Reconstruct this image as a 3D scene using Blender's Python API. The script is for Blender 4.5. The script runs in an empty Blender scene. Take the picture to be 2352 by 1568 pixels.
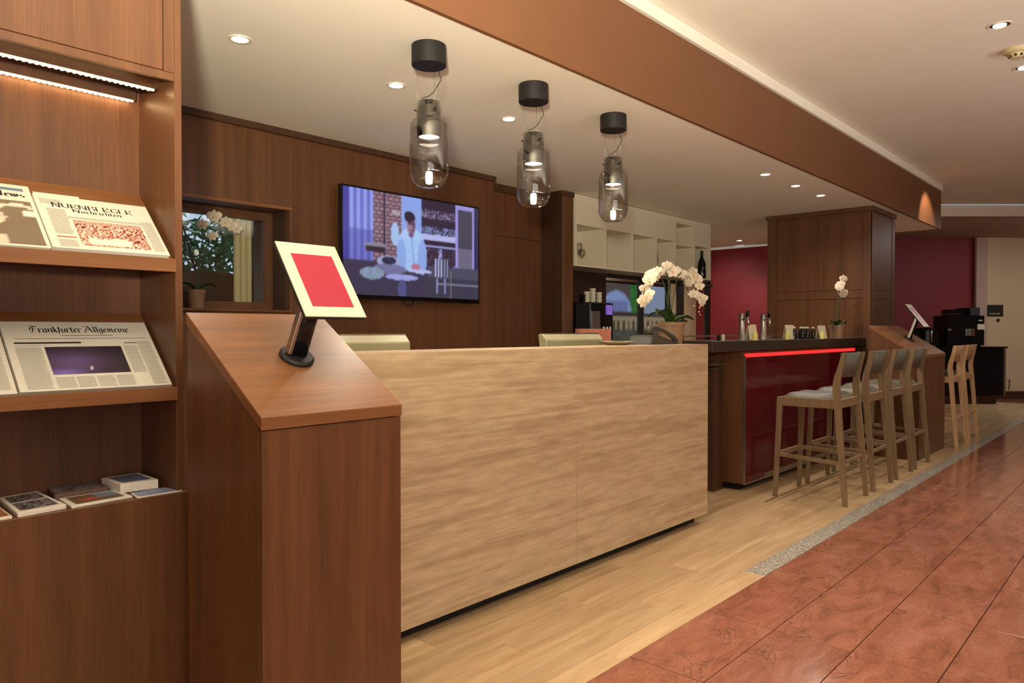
import bpy, bmesh, math, random
from mathutils import Vector, Matrix
random.seed(7)
S = bpy.context.scene
COL = S.collection
PI = math.pi

# ------------------------------------------------------------ camera, world, lights, exposure
F_PX = 1680.0
yaw = math.atan2(1524.0, F_PX); pitch = math.atan2(24.0, F_PX)
cd = bpy.data.cameras.new('camera'); cd.sensor_width = 36; cd.lens = F_PX * 36 / 2352
cd.clip_start = .05; cd.clip_end = 100
cam = bpy.data.objects.new('camera', cd); COL.objects.link(cam)
cam.location = (0, 0, 1.18)
fwd = Vector((math.cos(yaw) * math.cos(pitch), math.sin(yaw) * math.cos(pitch), -math.sin(pitch)))
cam.rotation_euler = fwd.to_track_quat('-Z', 'Y').to_euler()
S.camera = cam
S.view_settings.view_transform = 'Standard'; S.view_settings.look = 'None'
S.view_settings.exposure = -0.28; S.view_settings.gamma = 1.0
S.view_settings.use_curve_mapping = False
w = bpy.data.worlds.new('world'); S.world = w; w.use_nodes = True
w.node_tree.nodes['Background'].inputs[0].default_value = (.62, .74, .9, 1)
w.node_tree.nodes['Background'].inputs[1].default_value = 1.1
WARM = (1.0, .93, .79); SOFT = (.99, 1.0, .96)

def light(name, kind, loc, energy, color=WARM, size=.1, aim=None, spot=None, blend=.6, sx=None, sy=None):
    ld = bpy.data.lights.new(name, kind); ld.energy = energy; ld.color = color
    if kind == 'AREA':
        if sx: ld.shape = 'RECTANGLE'; ld.size = sx; ld.size_y = sy
        else: ld.shape = 'DISK'; ld.size = size
    else: ld.shadow_soft_size = size
    if kind == 'SPOT': ld.spot_size = math.radians(spot or 90); ld.spot_blend = blend
    o = bpy.data.objects.new(name, ld); COL.objects.link(o); o.location = loc
    if aim is not None: o.rotation_euler = (Vector(aim) - Vector(loc)).to_track_quat('-Z', 'Y').to_euler()
    return o

ZS, ZU = 2.435, 2.97          # soffit and lobby ceiling heights
LOBBY = [(x, .78) for x in (-.5, .43, 1.36, 2.3, 3.24, 4.18, 5.11, 6.04, 6.97, 7.9)]
SOFFIT = [(1.556, 2.99), (2.383, 2.96), (3.207, 2.935), (5.72, 2.448), (6.345, 2.446), (6.95, 2.446), (9.64, 4.49), (8.4, 4.49)]
PEND = [(2.152, 2.446), (2.853, 2.440), (3.566, 2.438)]
for i, (x, y) in enumerate(LOBBY):
    light('lobby_spot_light', 'SPOT', (x, y, ZU - .02), 18 if x < 1 else 42, SOFT, .04, (x, y, 0), 95, .8)
for i, (x, y) in enumerate(SOFFIT):
    light('soffit_spot_light', 'SPOT', (x, y, ZS - .03), (44 if x > 8 else 25) if y > 2.6 else 46, WARM, .035, (x, y, 0), 120 if y > 2.6 else 150, .8)
for x, y in PEND:
    light('pendant_light', 'SPOT', (x, y, 2.008), 40, WARM, .03, (x, y, 0), 125, .6)
light('beam_spot_light', 'SPOT', (9.35, 1.75, ZU - .03), 60, (1, .78, .55), .03, (9.6, 2.3, 2.1), 70, .5)
# the photographer's lamp beside the camera, and an unseen fill light added behind it
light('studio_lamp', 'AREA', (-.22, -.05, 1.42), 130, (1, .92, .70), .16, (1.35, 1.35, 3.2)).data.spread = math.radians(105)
light('rear_fill', 'AREA', (-1.2, -3.4, 1.6), 80, (1, .98, .92), aim=(4, 2.5, 1.2), sx=4.5, sy=2.4)
light('lobby_up_fill', 'AREA', (3.4, -3.2, 1.15), 190, (1, .98, .93), aim=(3.6, -2.0, 3.0), sx=8, sy=.3).data.spread = math.radians(115)  # unseen fill aimed up, added to brighten the lobby ceiling
light('bar_rear_fill', 'SPOT', (7.5, 4.9, ZS - .03), 30, WARM, .03, (7.7, 5.2, 0), 130, .8)  # unseen spots added to brighten the walls behind the glass partition
light('bar_rear_fill', 'SPOT', (9.3, 4.9, ZS - .03), 34, WARM, .03, (10.2, 4.9, 1.0), 110, .8)
light('far_hall_fill', 'AREA', (13.4, .8, 2.74), 42, SOFT, aim=(13.6, 1.2, .2), sx=2, sy=.6)  # unseen area light over the far hall, no fixture

# ------------------------------------------------------------ node materials
def lin(c):
    return tuple(((v / 255) / 12.92 if v / 255 <= .04045 else ((v / 255 + .055) / 1.055) ** 2.4) for v in c)
def mat(name, rgb, rough=.5, metal=0, spec=.5, emit=None, es=1, trans=0, ior=1.45, coat=0):
    m = bpy.data.materials.new(name); m.use_nodes = True
    b = m.node_tree.nodes['Principled BSDF']
    b.inputs['Base Color'].default_value = (*lin(rgb), 1)
    b.inputs['Roughness'].default_value = rough; b.inputs['Metallic'].default_value = metal
    b.inputs['Specular IOR Level'].default_value = spec; b.inputs['IOR'].default_value = ior
    b.inputs['Transmission Weight'].default_value = trans; b.inputs['Coat Weight'].default_value = coat
    if emit: b.inputs['Emission Color'].default_value = (*lin(emit), 1); b.inputs['Emission Strength'].default_value = es
    return m
def noise_mat(name, stops, scale=(1, 1, 1), nscale=5, detail=6, rough=.5, dist=0, bump=0, spec=.5, rot=(0, 0, 0), second=None, coat=0, var=0):
    """colour ramp over noise in object space; second = (scale vec, nscale, strength) multiplies fine grain;
       var = brightness variation per object"""
    m = mat(name, (128, 128, 128), rough, spec=spec, coat=coat); nt = m.node_tree; N = nt.nodes; L = nt.links
    b = N['Principled BSDF']
    geo = N.new('ShaderNodeTexCoord'); mp = N.new('ShaderNodeMapping')
    mp.inputs['Scale'].default_value = scale; mp.inputs['Rotation'].default_value = rot
    L.new(geo.outputs['Object'], mp.inputs['Vector'])
    n = N.new('ShaderNodeTexNoise'); n.inputs['Scale'].default_value = nscale; n.inputs['Detail'].default_value = detail
    n.inputs['Distortion'].default_value = dist; n.inputs['Roughness'].default_value = .6
    if var:
        oi = N.new('ShaderNodeObjectInfo'); ad = N.new('ShaderNodeVectorMath'); ad.operation = 'ADD'
        mu = N.new('ShaderNodeVectorMath'); mu.operation = 'SCALE'; mu.inputs['Scale'].default_value = 37
        cb = N.new('ShaderNodeCombineXYZ')
        for k in range(3): L.new(oi.outputs['Random'], cb.inputs[k])
        L.new(cb.outputs[0], mu.inputs[0]); L.new(mp.outputs[0], ad.inputs[0]); L.new(mu.outputs[0], ad.inputs[1])
        L.new(ad.outputs[0], n.inputs['Vector'])
    else: L.new(mp.outputs['Vector'], n.inputs['Vector'])
    r = N.new('ShaderNodeValToRGB'); e = r.color_ramp.elements
    while len(e) < len(stops): e.new(.5)
    for k, (p, c) in enumerate(stops): e[k].position = p; e[k].color = (*lin(c), 1)
    L.new(n.outputs['Fac'], r.inputs['Fac']); out = r.outputs['Color']
    if second:
        m2 = N.new('ShaderNodeMapping'); m2.inputs['Scale'].default_value = second[0]; L.new(geo.outputs['Object'], m2.inputs['Vector'])
        n2 = N.new('ShaderNodeTexNoise'); n2.inputs['Scale'].default_value = second[1]; n2.inputs['Detail'].default_value = 5
        L.new(m2.outputs['Vector'], n2.inputs['Vector'])
        r2 = N.new('ShaderNodeMapRange'); r2.inputs['From Min'].default_value = .3; r2.inputs['From Max'].default_value = .7
        r2.inputs['To Min'].default_value = 1 - second[2]; r2.inputs['To Max'].default_value = 1 + second[2] * .6
        L.new(n2.outputs['Fac'], r2.inputs['Value'])
        mx = N.new('ShaderNodeVectorMath'); mx.operation = 'SCALE'
        L.new(out, mx.inputs[0]); L.new(r2.outputs[0], mx.inputs['Scale']); out = mx.outputs[0]
    if var:
        r3 = N.new('ShaderNodeMapRange'); r3.inputs['To Min'].default_value = 1 - var; r3.inputs['To Max'].default_value = 1 + var
        L.new(oi.outputs['Random'], r3.inputs['Value'])
        mx = N.new('ShaderNodeVectorMath'); mx.operation = 'SCALE'
        L.new(out, mx.inputs[0]); L.new(r3.outputs[0], mx.inputs['Scale']); out = mx.outputs[0]
    L.new(out, b.inputs['Base Color'])
    if bump:
        bp = N.new('ShaderNodeBump'); bp.inputs['Strength'].default_value = bump; bp.inputs['Distance'].default_value = .002
        L.new(n.outputs['Fac'], bp.inputs['Height']); L.new(bp.outputs['Normal'], b.inputs['Normal'])
    return m
WOOD_ST = [(.3, (86, 53, 31)), (.52, (99, 62, 37)), (.75, (111, 71, 43))]
wood = noise_mat('oak_veneer_brown', WOOD_ST, (9, 9, .35), 2.2, 5, .42, .1, .12, second=((130, 130, 2.2), 3, .22))
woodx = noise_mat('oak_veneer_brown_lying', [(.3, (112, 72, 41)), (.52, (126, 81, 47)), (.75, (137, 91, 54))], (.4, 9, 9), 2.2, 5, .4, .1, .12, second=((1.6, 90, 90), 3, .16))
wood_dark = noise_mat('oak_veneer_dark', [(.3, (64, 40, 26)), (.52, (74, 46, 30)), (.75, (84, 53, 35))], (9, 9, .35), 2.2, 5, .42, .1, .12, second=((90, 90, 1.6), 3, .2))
stool_wood = noise_mat('stool_oak', [(.3, (112, 90, 66)), (.6, (130, 106, 79))], (14, 14, 1.5), 3, 5, .45, .2, .05)
stool_lit = noise_mat('stool_oak_lit', [(.3, (186, 146, 106)), (.6, (206, 166, 124))], (14, 14, 1.5), 3, 5, .45, .2, .05)  # lit copy of the stool oak: stronger light on the far stools in colour
travertine = noise_mat('travertine', [(.22, (150, 124, 94)), (.4, (178, 151, 118)), (.5, (188, 162, 130)), (.58, (168, 140, 108)), (.8, (194, 170, 140))],
                       (.25, .25, 6.5), 2.0, 12, .4, .0, .05, rot=(0, .035, 0), second=((2.2, 2.2, 13), 3.2, .17))
red_tile = noise_mat('red_marble', [(.25, (108, 68, 54)), (.42, (140, 86, 66)), (.55, (152, 96, 75)), (.72, (162, 110, 92))],
                     (1.2, 3.4, 1), 3.2, 10, .14, .9, 0, spec=.5, second=((20, 46, 1), 2.5, .16), var=.07)
def add_veins(m, vec_scale, nsc, width, colour, amount=1.0, dist=1.6, slot='Base Color'):
    nt = m.node_tree; N = nt.nodes; L = nt.links; b = N['Principled BSDF']; src = b.inputs[slot].links[0].from_socket
    tc = N.new('ShaderNodeTexCoord'); mp = N.new('ShaderNodeMapping'); mp.inputs['Scale'].default_value = vec_scale; mp.inputs['Rotation'].default_value = (0, 0, .35)
    oi = N.new('ShaderNodeObjectInfo'); cb = N.new('ShaderNodeCombineXYZ'); ml = N.new('ShaderNodeMath'); ml.operation = 'MULTIPLY'; ml.inputs[1].default_value = 53
    L.new(oi.outputs['Random'], ml.inputs[0])
    for k in range(3): L.new(ml.outputs[0], cb.inputs[k])
    ad = N.new('ShaderNodeVectorMath'); ad.operation = 'ADD'; L.new(tc.outputs['Object'], mp.inputs[0]); L.new(mp.outputs[0], ad.inputs[0]); L.new(cb.outputs[0], ad.inputs[1])
    n = N.new('ShaderNodeTexNoise'); n.inputs['Scale'].default_value = nsc; n.inputs['Detail'].default_value = 6; n.inputs['Distortion'].default_value = dist; L.new(ad.outputs[0], n.inputs['Vector'])
    s1 = N.new('ShaderNodeMath'); s1.operation = 'SUBTRACT'; s1.inputs[1].default_value = .5; L.new(n.outputs['Fac'], s1.inputs[0])
    s2 = N.new('ShaderNodeMath'); s2.operation = 'ABSOLUTE'; L.new(s1.outputs[0], s2.inputs[0])
    mr = N.new('ShaderNodeMapRange'); mr.inputs['From Min'].default_value = 0; mr.inputs['From Max'].default_value = width; mr.inputs['To Min'].default_value = amount; mr.inputs['To Max'].default_value = 0; L.new(s2.outputs[0], mr.inputs['Value'])
    n2 = N.new('ShaderNodeTexNoise'); n2.inputs['Scale'].default_value = nsc * .8; L.new(ad.outputs[0], n2.inputs['Vector'])
    m2 = N.new('ShaderNodeMapRange'); m2.inputs['From Min'].default_value = .48; m2.inputs['From Max'].default_value = .62; L.new(n2.outputs['Fac'], m2.inputs['Value'])
    mu = N.new('ShaderNodeMath'); mu.operation = 'MULTIPLY'; L.new(mr.outputs[0], mu.inputs[0]); L.new(m2.outputs[0], mu.inputs[1])
    mx = N.new('ShaderNodeMix'); mx.data_type = 'RGBA'; L.new(mu.outputs[0], mx.inputs[0]); L.new(src, mx.inputs[6]); mx.inputs[7].default_value = (*lin(colour), 1)
    L.new(mx.outputs[2], b.inputs[slot])
add_veins(red_tile, (1.3, 2.6, 1), 2.6, .016, (92, 66, 56), .85, 2.0)
add_veins(red_tile, (2.6, 5, 1), 5, .02, (120, 84, 70), .6, 1.5)
plank_m = noise_mat('oak_plank', [(.28, (166, 132, 95)), (.52, (188, 154, 114)), (.75, (204, 173, 134))], (1.1, 12, 1), 1.8, 6, .3, .3, 0, second=((3, 60, 1), 3, .1), var=.16)
granite = noise_mat('grey_granite', [(.35, (96, 88, 80)), (.5, (158, 148, 134)), (.65, (196, 186, 168))], (3, 12, 1), 14, 8, .25, .8)
plaster = noise_mat('ceiling_plaster', [(.3, (238, 230, 214)), (.7, (243, 236, 222))], (1, 1, 1), 1.5, 3, .85)
beam_m = noise_mat('orange_brown_paint', [(.3, (114, 74, 46)), (.7, (120, 78, 49))], (1, 1, 1), 2, 3, .55)
red_wall = noise_mat('red_wall_paint', [(.3, (124, 32, 40)), (.7, (132, 35, 43))], (1, 1, 1), 2, 3, .6)
beige_wall = noise_mat('beige_wall_paint', [(.3, (198, 170, 138)), (.7, (206, 178, 146))], (1, 1, 1), 2, 3, .8)
mauve = noise_mat('mauve_plaster', [(.3, (176, 146, 132)), (.7, (184, 153, 138))], (1, 1, 1), 2, 3, .8)
white_lac = mat('white_lacquer', (222, 210, 186), .4)
blackmat = mat('black_kick', (30, 28, 26), .6)
black_metal = mat('black_powder_coat', (27, 24, 23), .55)
gun_metal = mat('gunmetal', (78, 74, 70), .25, 1)
chrome = mat('chrome', (205, 200, 195), .15, 1)
steel = mat('brushed_steel', (176, 170, 162), .35, 1)
black_gloss = mat('black_gloss', (14, 14, 16), .12)
dark_top = noise_mat('dark_stone_top', [(.3, (52, 42, 36)), (.7, (62, 50, 42))], (3, 3, 3), 6, 5, .3)
red_glass = mat('red_back_painted_glass', (84, 11, 22), .1, spec=.35)
led_red = mat('red_led', (255, 30, 30), emit=(255, 40, 40), es=2.2)
led_warm = mat('warm_led', (255, 240, 210), emit=(255, 212, 150), es=24)
lamp_disc = mat('lamp_disc', (255, 245, 225), emit=(255, 244, 222), es=9)
back_grey = noise_mat('grey_brown_backrest', [(.3, (86, 82, 70)), (.7, (100, 95, 82))], (1, 1, 1), 90, 3, .8)  # backs of the near stools, greyer than their legs
seat_fab = noise_mat('seat_leather', [(.3, (84, 75, 62)), (.7, (94, 84, 70))], (1, 1, 1), 40, 3, .55)
cream = mat('cream_enamel', (196, 186, 162), .4)
red_screen = mat('red_screen', (150, 26, 48), .3, emit=(190, 30, 60), es=.1)
paper = noise_mat('newsprint', [(.3, (206, 200, 187)), (.7, (214, 208, 196))], (1, 1, 1), 8, 4, .8)
paper_col = noise_mat('printed_text_grey', [(.4, (176, 170, 158)), (.6, (206, 199, 185))], (30, 260, 1), 5, 4, .8)
ink = mat('black_ink', (34, 30, 28), .7)
grey_ink = mat('grey_ink', (120, 114, 104), .7)
red_ink = mat('red_ink', (208, 70, 72), .7)
pot_m = noise_mat('beige_pot', [(.3, (136, 104, 78)), (.7, (146, 113, 86))], (1, 1, 1), 20, 3, .6)
leaf_m = noise_mat('orchid_leaf', [(.3, (38, 72, 30)), (.7, (58, 96, 42))], (4, 4, 4), 6, 3, .35)
stem_m = mat('orchid_stem', (62, 76, 40), .5)
petal_m = mat('orchid_petal', (208, 194, 170), .55)
petal_c = mat('orchid_throat', (214, 168, 120), .5)
olive = noise_mat('pale_monitor_shell', [(.3, (134, 126, 96)), (.7, (150, 142, 110))], (1, 1, 1), 4, 3, .4)
phone_m = mat('grey_phone', (66, 63, 56), .4)
backsplash = mat('dark_splashback', (52, 34, 28), .3)
glass_dark = mat('smoked_frame', (46, 36, 32), .3)
candle_g = mat('yellow_candle_glass', (214, 206, 120), .2, emit=(220, 210, 120), es=.05)
card_m = mat('menu_card', (198, 184, 158), .6)
bottle_m = mat('black_bottle', (18, 20, 18), .1)
smoke_d = mat('detector_plastic', (214, 196, 150), .5)
foliage_m = noise_mat('tree_leaves', [(.3, (36, 84, 48)), (.7, (128, 170, 122))], (1, 1, 1), 9, 3, .5)
curtain_m = mat('pale_curtain', (196, 180, 138), .8)

def glassy(name, rgb, tint=(1, 1, 1), ior=1.45, rough=0.0):
    """thin clear glass: sharp reflection by angle over a clear pass-through"""
    m = bpy.data.materials.new(name); m.use_nodes = True; nt = m.node_tree; N = nt.nodes; L = nt.links
    N.remove(N['Principled BSDF'])
    t = N.new('ShaderNodeBsdfTransparent'); t.inputs[0].default_value = (*tint, 1)
    g = N.new('ShaderNodeBsdfGlossy'); g.inputs[0].default_value = (*lin(rgb), 1); g.inputs['Roughness'].default_value = rough
    lw = N.new('ShaderNodeLayerWeight'); lw.inputs['Blend'].default_value = .5
    pw = N.new('ShaderNodeMath'); pw.operation = 'POWER'; pw.inputs[1].default_value = 4.5; L.new(lw.outputs['Facing'], pw.inputs[0])
    f = N.new('ShaderNodeMath'); f.operation = 'MULTIPLY_ADD'; f.inputs[1].default_value = .75; f.inputs[2].default_value = ((ior - 1) / (ior + 1)) ** 2; L.new(pw.outputs[0], f.inputs[0])
    mx = N.new('ShaderNodeMixShader'); L.new(f.outputs[0], mx.inputs[0]); L.new(t.outputs[0], mx.inputs[1]); L.new(g.outputs[0], mx.inputs[2])
    L.new(mx.outputs[0], N['Material Output'].inputs['Surface'])
    return m
lamp_glass = glassy('lamp_glass', (255, 255, 255), (.86, .85, .83), 1.75)
wine_glass_m = glassy('wine_glass', (255, 255, 255), (.86, .86, .84), 1.6)
pane_m = glassy('window_pane', (255, 255, 255), (.93, .95, .95), 1.5)

def vcol(name, rough=.5, emis=0):
    m = mat(name, (128, 128, 128), rough); nt = m.node_tree
    a = nt.nodes.new('ShaderNodeVertexColor'); a.layer_name = 'Col'
    b = nt.nodes['Principled BSDF']
    nt.links.new(a.outputs['Color'], b.inputs['Base Color'])
    if emis:
        b.inputs['Base Color'].default_value = (.01, .01, .01, 1)
        nt.links.remove(b.inputs['Base Color'].links[0])
        nt.links.new(a.outputs['Color'], b.inputs['Emission Color']); b.inputs['Emission Strength'].default_value = emis
    return m
print_m = vcol('colour_print', .45)
screen_m = vcol('lit_screen', .15, 1.25)
reflection_m = vcol('painted_reflection', .3, .8)

# ------------------------------------------------------------ mesh builder
class MB:
    def __init__(s): s.v = []; s.f = []; s.m = []; s.sm = []; s.cur = 0; s.T = None; s.smooth = False
    def add(s, vs, fs):
        b = len(s.v)
        for p in vs:
            p = Vector(p)
            if s.T is not None: p = s.T @ p
            s.v.append(p)
        for f in fs: s.f.append([b + i for i in f]); s.m.append(s.cur); s.sm.append(s.smooth)
        return s
    def box(s, x0, x1, y0, y1, z0, z1):
        if x0 > x1: x0, x1 = x1, x0
        if y0 > y1: y0, y1 = y1, y0
        if z0 > z1: z0, z1 = z1, z0
        return s.add([(x0, y0, z0), (x1, y0, z0), (x1, y1, z0), (x0, y1, z0), (x0, y0, z1), (x1, y0, z1), (x1, y1, z1), (x0, y1, z1)],
                     [(3, 2, 1, 0), (4, 5, 6, 7), (0, 1, 5, 4), (1, 2, 6, 5), (2, 3, 7, 6), (3, 0, 4, 7)])
    def prism(s, poly, axis, a, b):
        """extrude a 2-D polygon along axis (x: poly is (y,z); y: (x,z); z: (x,y))"""
        def P(p, t): return (t, p[0], p[1]) if axis == 'x' else ((p[0], t, p[1]) if axis == 'y' else (p[0], p[1], t))
        n = len(poly); vs = [P(p, a) for p in poly] + [P(p, b) for p in poly]
        fs = [tuple(range(n))[::-1], tuple(range(n, 2 * n))] + [(i, (i + 1) % n, n + (i + 1) % n, n + i) for i in range(n)]
        return s.add(vs, fs)
    def hexa(s, A, B):
        """box between two quads A and B (4 points each)"""
        return s.add(list(A) + list(B), [(3, 2, 1, 0), (4, 5, 6, 7), (0, 1, 5, 4), (1, 2, 6, 5), (2, 3, 7, 6), (3, 0, 4, 7)])
    def bar(s, p, q, wx, wy, wx2=None, wy2=None):
        """square post from p to q, cross section in the horizontal plane"""
        wx2 = wx2 or wx; wy2 = wy2 or wy
        f = lambda c, a, b: [(c[0] - a / 2, c[1] - b / 2, c[2]), (c[0] + a / 2, c[1] - b / 2, c[2]), (c[0] + a / 2, c[1] + b / 2, c[2]), (c[0] - a / 2, c[1] + b / 2, c[2])]
        return s.hexa(f(p, wx, wy), f(q, wx2, wy2))
    def tube(s, pts, r, n=8, cap=True):
        pts = [Vector(p) for p in pts]; rs = r if isinstance(r, (list, tuple)) else [r] * len(pts)
        vs = []; ref = Vector((.3, .2, 1)).normalized(); prev = None
        for i, p in enumerate(pts):
            t = (pts[min(i + 1, len(pts) - 1)] - pts[max(i - 1, 0)]).normalized()
            u = t.cross(ref); u = u.normalized() if u.length > 1e-4 else t.cross(Vector((1, 0, 0))).normalized()
            if prev is not None: 
                u = (prev - t * prev.dot(t)).normalized()
            prev = u; v = t.cross(u)
            for k in range(n):
                a = 2 * PI * k / n; vs.append(p + (u * math.cos(a) + v * math.sin(a)) * rs[i])
        fs = [(i * n + k, i * n + (k + 1) % n, (i + 1) * n + (k + 1) % n, (i + 1) * n + k) for i in range(len(pts) - 1) for k in range(n)]
        if cap: fs += [tuple(range(n))[::-1], tuple((len(pts) - 1) * n + k for k in range(n))]
        o = s.smooth; s.smooth = True; s.add(vs, fs); s.smooth = o; return s
    def lathe(s, prof, c=(0, 0, 0), n=24, closed=False):
        vs = []; m = len(prof)
        for r, z in prof:
            for k in range(n):
                a = 2 * PI * k / n; vs.append((c[0] + r * math.cos(a), c[1] + r * math.sin(a), c[2] + z))
        fs = [(i * n + k, i * n + (k + 1) % n, (i + 1) * n + (k + 1) % n, (i + 1) * n + k) for i in range(m - 1) for k in range(n)]
        if not closed:
            if prof[0][0] > 1e-5: fs.append(tuple(range(n))[::-1])
            if prof[-1][0] > 1e-5: fs.append(tuple((m - 1) * n + k for k in range(n)))
        else: fs += [((m - 1) * n + k, (m - 1) * n + (k + 1) % n, (k + 1) % n, k) for k in range(n)]
        return s.add(vs, fs)
    def build(s, name, m, parent=None, bevel=0, auto=30, label=None, kind=None):
        me = bpy.data.meshes.new(name); off = Vector(parent_loc(parent)) if parent is not None else Vector((0, 0, 0))
        me.from_pydata([tuple(p - off) for p in s.v], [], s.f)
        ms = m if isinstance(m, (list, tuple)) else [m]
        for q in ms: me.materials.append(q)
        me.polygons.foreach_set('material_index', s.m)
        me.polygons.foreach_set('use_smooth', s.sm)
        bm = bmesh.new(); bm.from_mesh(me)
        bmesh.ops.remove_doubles(bm, verts=bm.verts, dist=1e-5)
        bmesh.ops.recalc_face_normals(bm, faces=bm.faces)
        if bevel:
            es = [e for e in bm.edges if len(e.link_faces) == 2 and e.calc_face_angle(0) > math.radians(35)]
            try: bmesh.ops.bevel(bm, geom=es, offset=bevel, segments=1, affect='EDGES', clamp_overlap=True)
            except Exception: pass
        for f in bm.faces:
            if len(ms) == 1: f.material_index = 0
        bm.to_mesh(me); bm.free()
        o = bpy.data.objects.new(name, me); COL.objects.link(o)
        if parent is not None: o.parent = parent
        if label: o['label'] = label
        if kind: o['kind'] = kind
        return o
WL = {}
def parent_loc(p):
    l = Vector((0, 0, 0))
    while p is not None: l = l + Vector(p.location); p = p.parent
    return l
def thing(name, label, cat, loc, group=None):
    o = bpy.data.objects.new(name, None); COL.objects.link(o); o.location = loc; o.empty_display_size = .05
    o['label'] = label; o['category'] = cat
    if group: o['group'] = group
    return o
def tag(o, label, cat, group=None):
    o['label'] = label; o['category'] = cat
    if group: o['group'] = group
    return o
def dup(root, loc, label=None, rotz=None):
    r = root.copy(); COL.objects.link(r); r.location = loc
    if rotz is not None: r.rotation_euler = (0, 0, rotz)
    if label: r['label'] = label
    for ch in list(root.children):
        c = ch.copy(); COL.objects.link(c); c.parent = r
        for g in list(ch.children):
            d = g.copy(); COL.objects.link(d); d.parent = c
    return r
def struct(name, mb, m, parent=None, bevel=0):
    o = mb.build(name, m, parent, bevel)
    o['kind'] = 'structure'
    return o
def B(*a): return MB().box(*a)

def picture(name, fn, nx, ny, T, parent, m, label=None, blur=0):
    """flat colour picture: fn(u,v)->sRGB 0..255, u,v in 0..1 ; T maps (u,v) to world"""
    vs = [T(i / nx, j / ny) for j in range(ny + 1) for i in range(nx + 1)]
    off = parent_loc(parent) if parent is not None else Vector((0, 0, 0))
    me = bpy.data.meshes.new(name)
    me.from_pydata([tuple(Vector(p) - off) for p in vs], [], [(j * (nx + 1) + i, j * (nx + 1) + i + 1, (j + 1) * (nx + 1) + i + 1, (j + 1) * (nx + 1) + i) for j in range(ny) for i in range(nx)])
    ca = me.color_attributes.new('Col', 'FLOAT_COLOR', 'POINT')
    px = [[fn(i / nx, j / ny) for i in range(nx + 1)] for j in range(ny + 1)]
    for _ in range(blur):
        px = [[[sum(px[min(max(j + b, 0), ny)][min(max(i + a, 0), nx)][k] * w_ for a, b, w_ in ((0, 0, .4), (1, 0, .15), (-1, 0, .15), (0, 1, .15), (0, -1, .15))) for k in range(3)] for i in range(nx + 1)] for j in range(ny + 1)]
    buf = []
    for row in px:
        for c in row: buf += [*lin([max(0, min(255, q)) for q in c]), 1]
    ca.data.foreach_set('color', buf)
    me.materials.append(m)
    o = bpy.data.objects.new(name, me); COL.objects.link(o)
    if parent is not None: o.parent = parent
    if label: o['label'] = label
    return o

# ------------------------------------------------------------ the setting
# floors: a slab, red marble tiles, oak planks, granite border
fl = struct('floor', B(-3, 17, -5, 7, -.08, -.008), blackmat)
TY0 = 1.455; TP = .2915; TL = .58
tile_mesh = {}
def tile_piece(name, x0, x1, y0, y1, m, gap=.0017, z0=-.008, z1=0):
    key = (name, round(x1 - x0, 3), round(y1 - y0, 3))
    cx, cy = (x0 + x1) / 2, (y0 + y1) / 2
    if key not in tile_mesh:
        mb = B(-(x1 - x0) / 2 + gap, (x1 - x0) / 2 - gap, -(y1 - y0) / 2 + gap, (y1 - y0) / 2 - gap, z0, z1)
        o = mb.build(name, m, None, .0006); tile_mesh[key] = o.data
    else:
        o = bpy.data.objects.new(name, tile_mesh[key]); COL.objects.link(o)
    o.parent = fl; o.location = (cx, cy, 0)
    return o
for r in range(9):
    y1 = TY0 - r * TP; y0 = y1 - TP
    if r < 7:
        for c in range(0, 24):
            x0 = .5 + c * TL
            tile_piece('floor_tile', x0, x0 + TL, y0, y1, red_tile)
# the remaining lobby floor out of reach of single tiles
rest = MB()
for r in range(22):
    y1 = TY0 - r * TP; y0 = max(y1 - TP, -4.9)
    for c in range(-6, 29):
        x0 = .5 + c * TL
        if r < 7 and 0 <= c < 24: continue
        rest.box(x0 + .0012, x0 + TL - .0012, y0 + .0012, y1 - .0012, -.008, 0)
o = rest.build('floor_tiling', red_tile, fl); o['kind'] = 'stuff'
# far hall keeps the red stone beyond the oak strip
far = MB()
for c in range(4):
    for r in range(12):
        x0 = 14.42 + c * .58; far.box(x0 + .001, x0 + .579, TY0 + r * TP + .001, TY0 + (r + 1) * TP - .001, -.008, 0)
o = far.build('floor_tiling', red_tile, fl); o['kind'] = 'stuff'
# granite border
x = 3.42
while x < 14.4:
    x1 = min(x + .6, 14.42); tile_piece('border_stone', x, x1, TY0, TY0 + .103, granite, .0008); x = x1
PW = .158
rows = [(TY0, TY0 + .103, .5, 3.42)] + [(TY0 + .103 + k * PW, TY0 + .103 + (k + 1) * PW, .5, 14.42) for k in range(7)]
for k, (y0, y1, xa, xb) in enumerate(rows):
    x = xa; first = .45 + (k * .53) % 1.25
    while x < xb - .01:
        x1 = min(x + first, xb); first = 1.25
        if xb - x1 < .2: x1 = xb
        tile_piece('plank', x, x1, y0, y1, plank_m, .0004); x = x1
yend = rows[-1][1]
o = B(.5, 14.42, yend, 6.9, -.008, 0).build('plank_area', plank_m, fl); o['kind'] = 'stuff'
o = B(-3, .5, TY0, 6.9, -.008, 0).build('plank_area', plank_m, fl); o['kind'] = 'stuff'
# a slim oak threshold strip in front of the bar
struct('trim_1', B(4.9, 7.35, 2.078, 2.094, 0, .007), stool_wood, fl)

# ceilings
struct('ceiling', B(-3, 10.2, 2.172, 6.9, ZS, ZS + .06), plaster)
lob = struct('ceiling_lobby', MB().prism([(-3, -5), (17, -5), (17, -3.3), (10.47, 3.9), (-3, 3.9)], 'z', ZU, ZU + .05), plaster)
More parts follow.
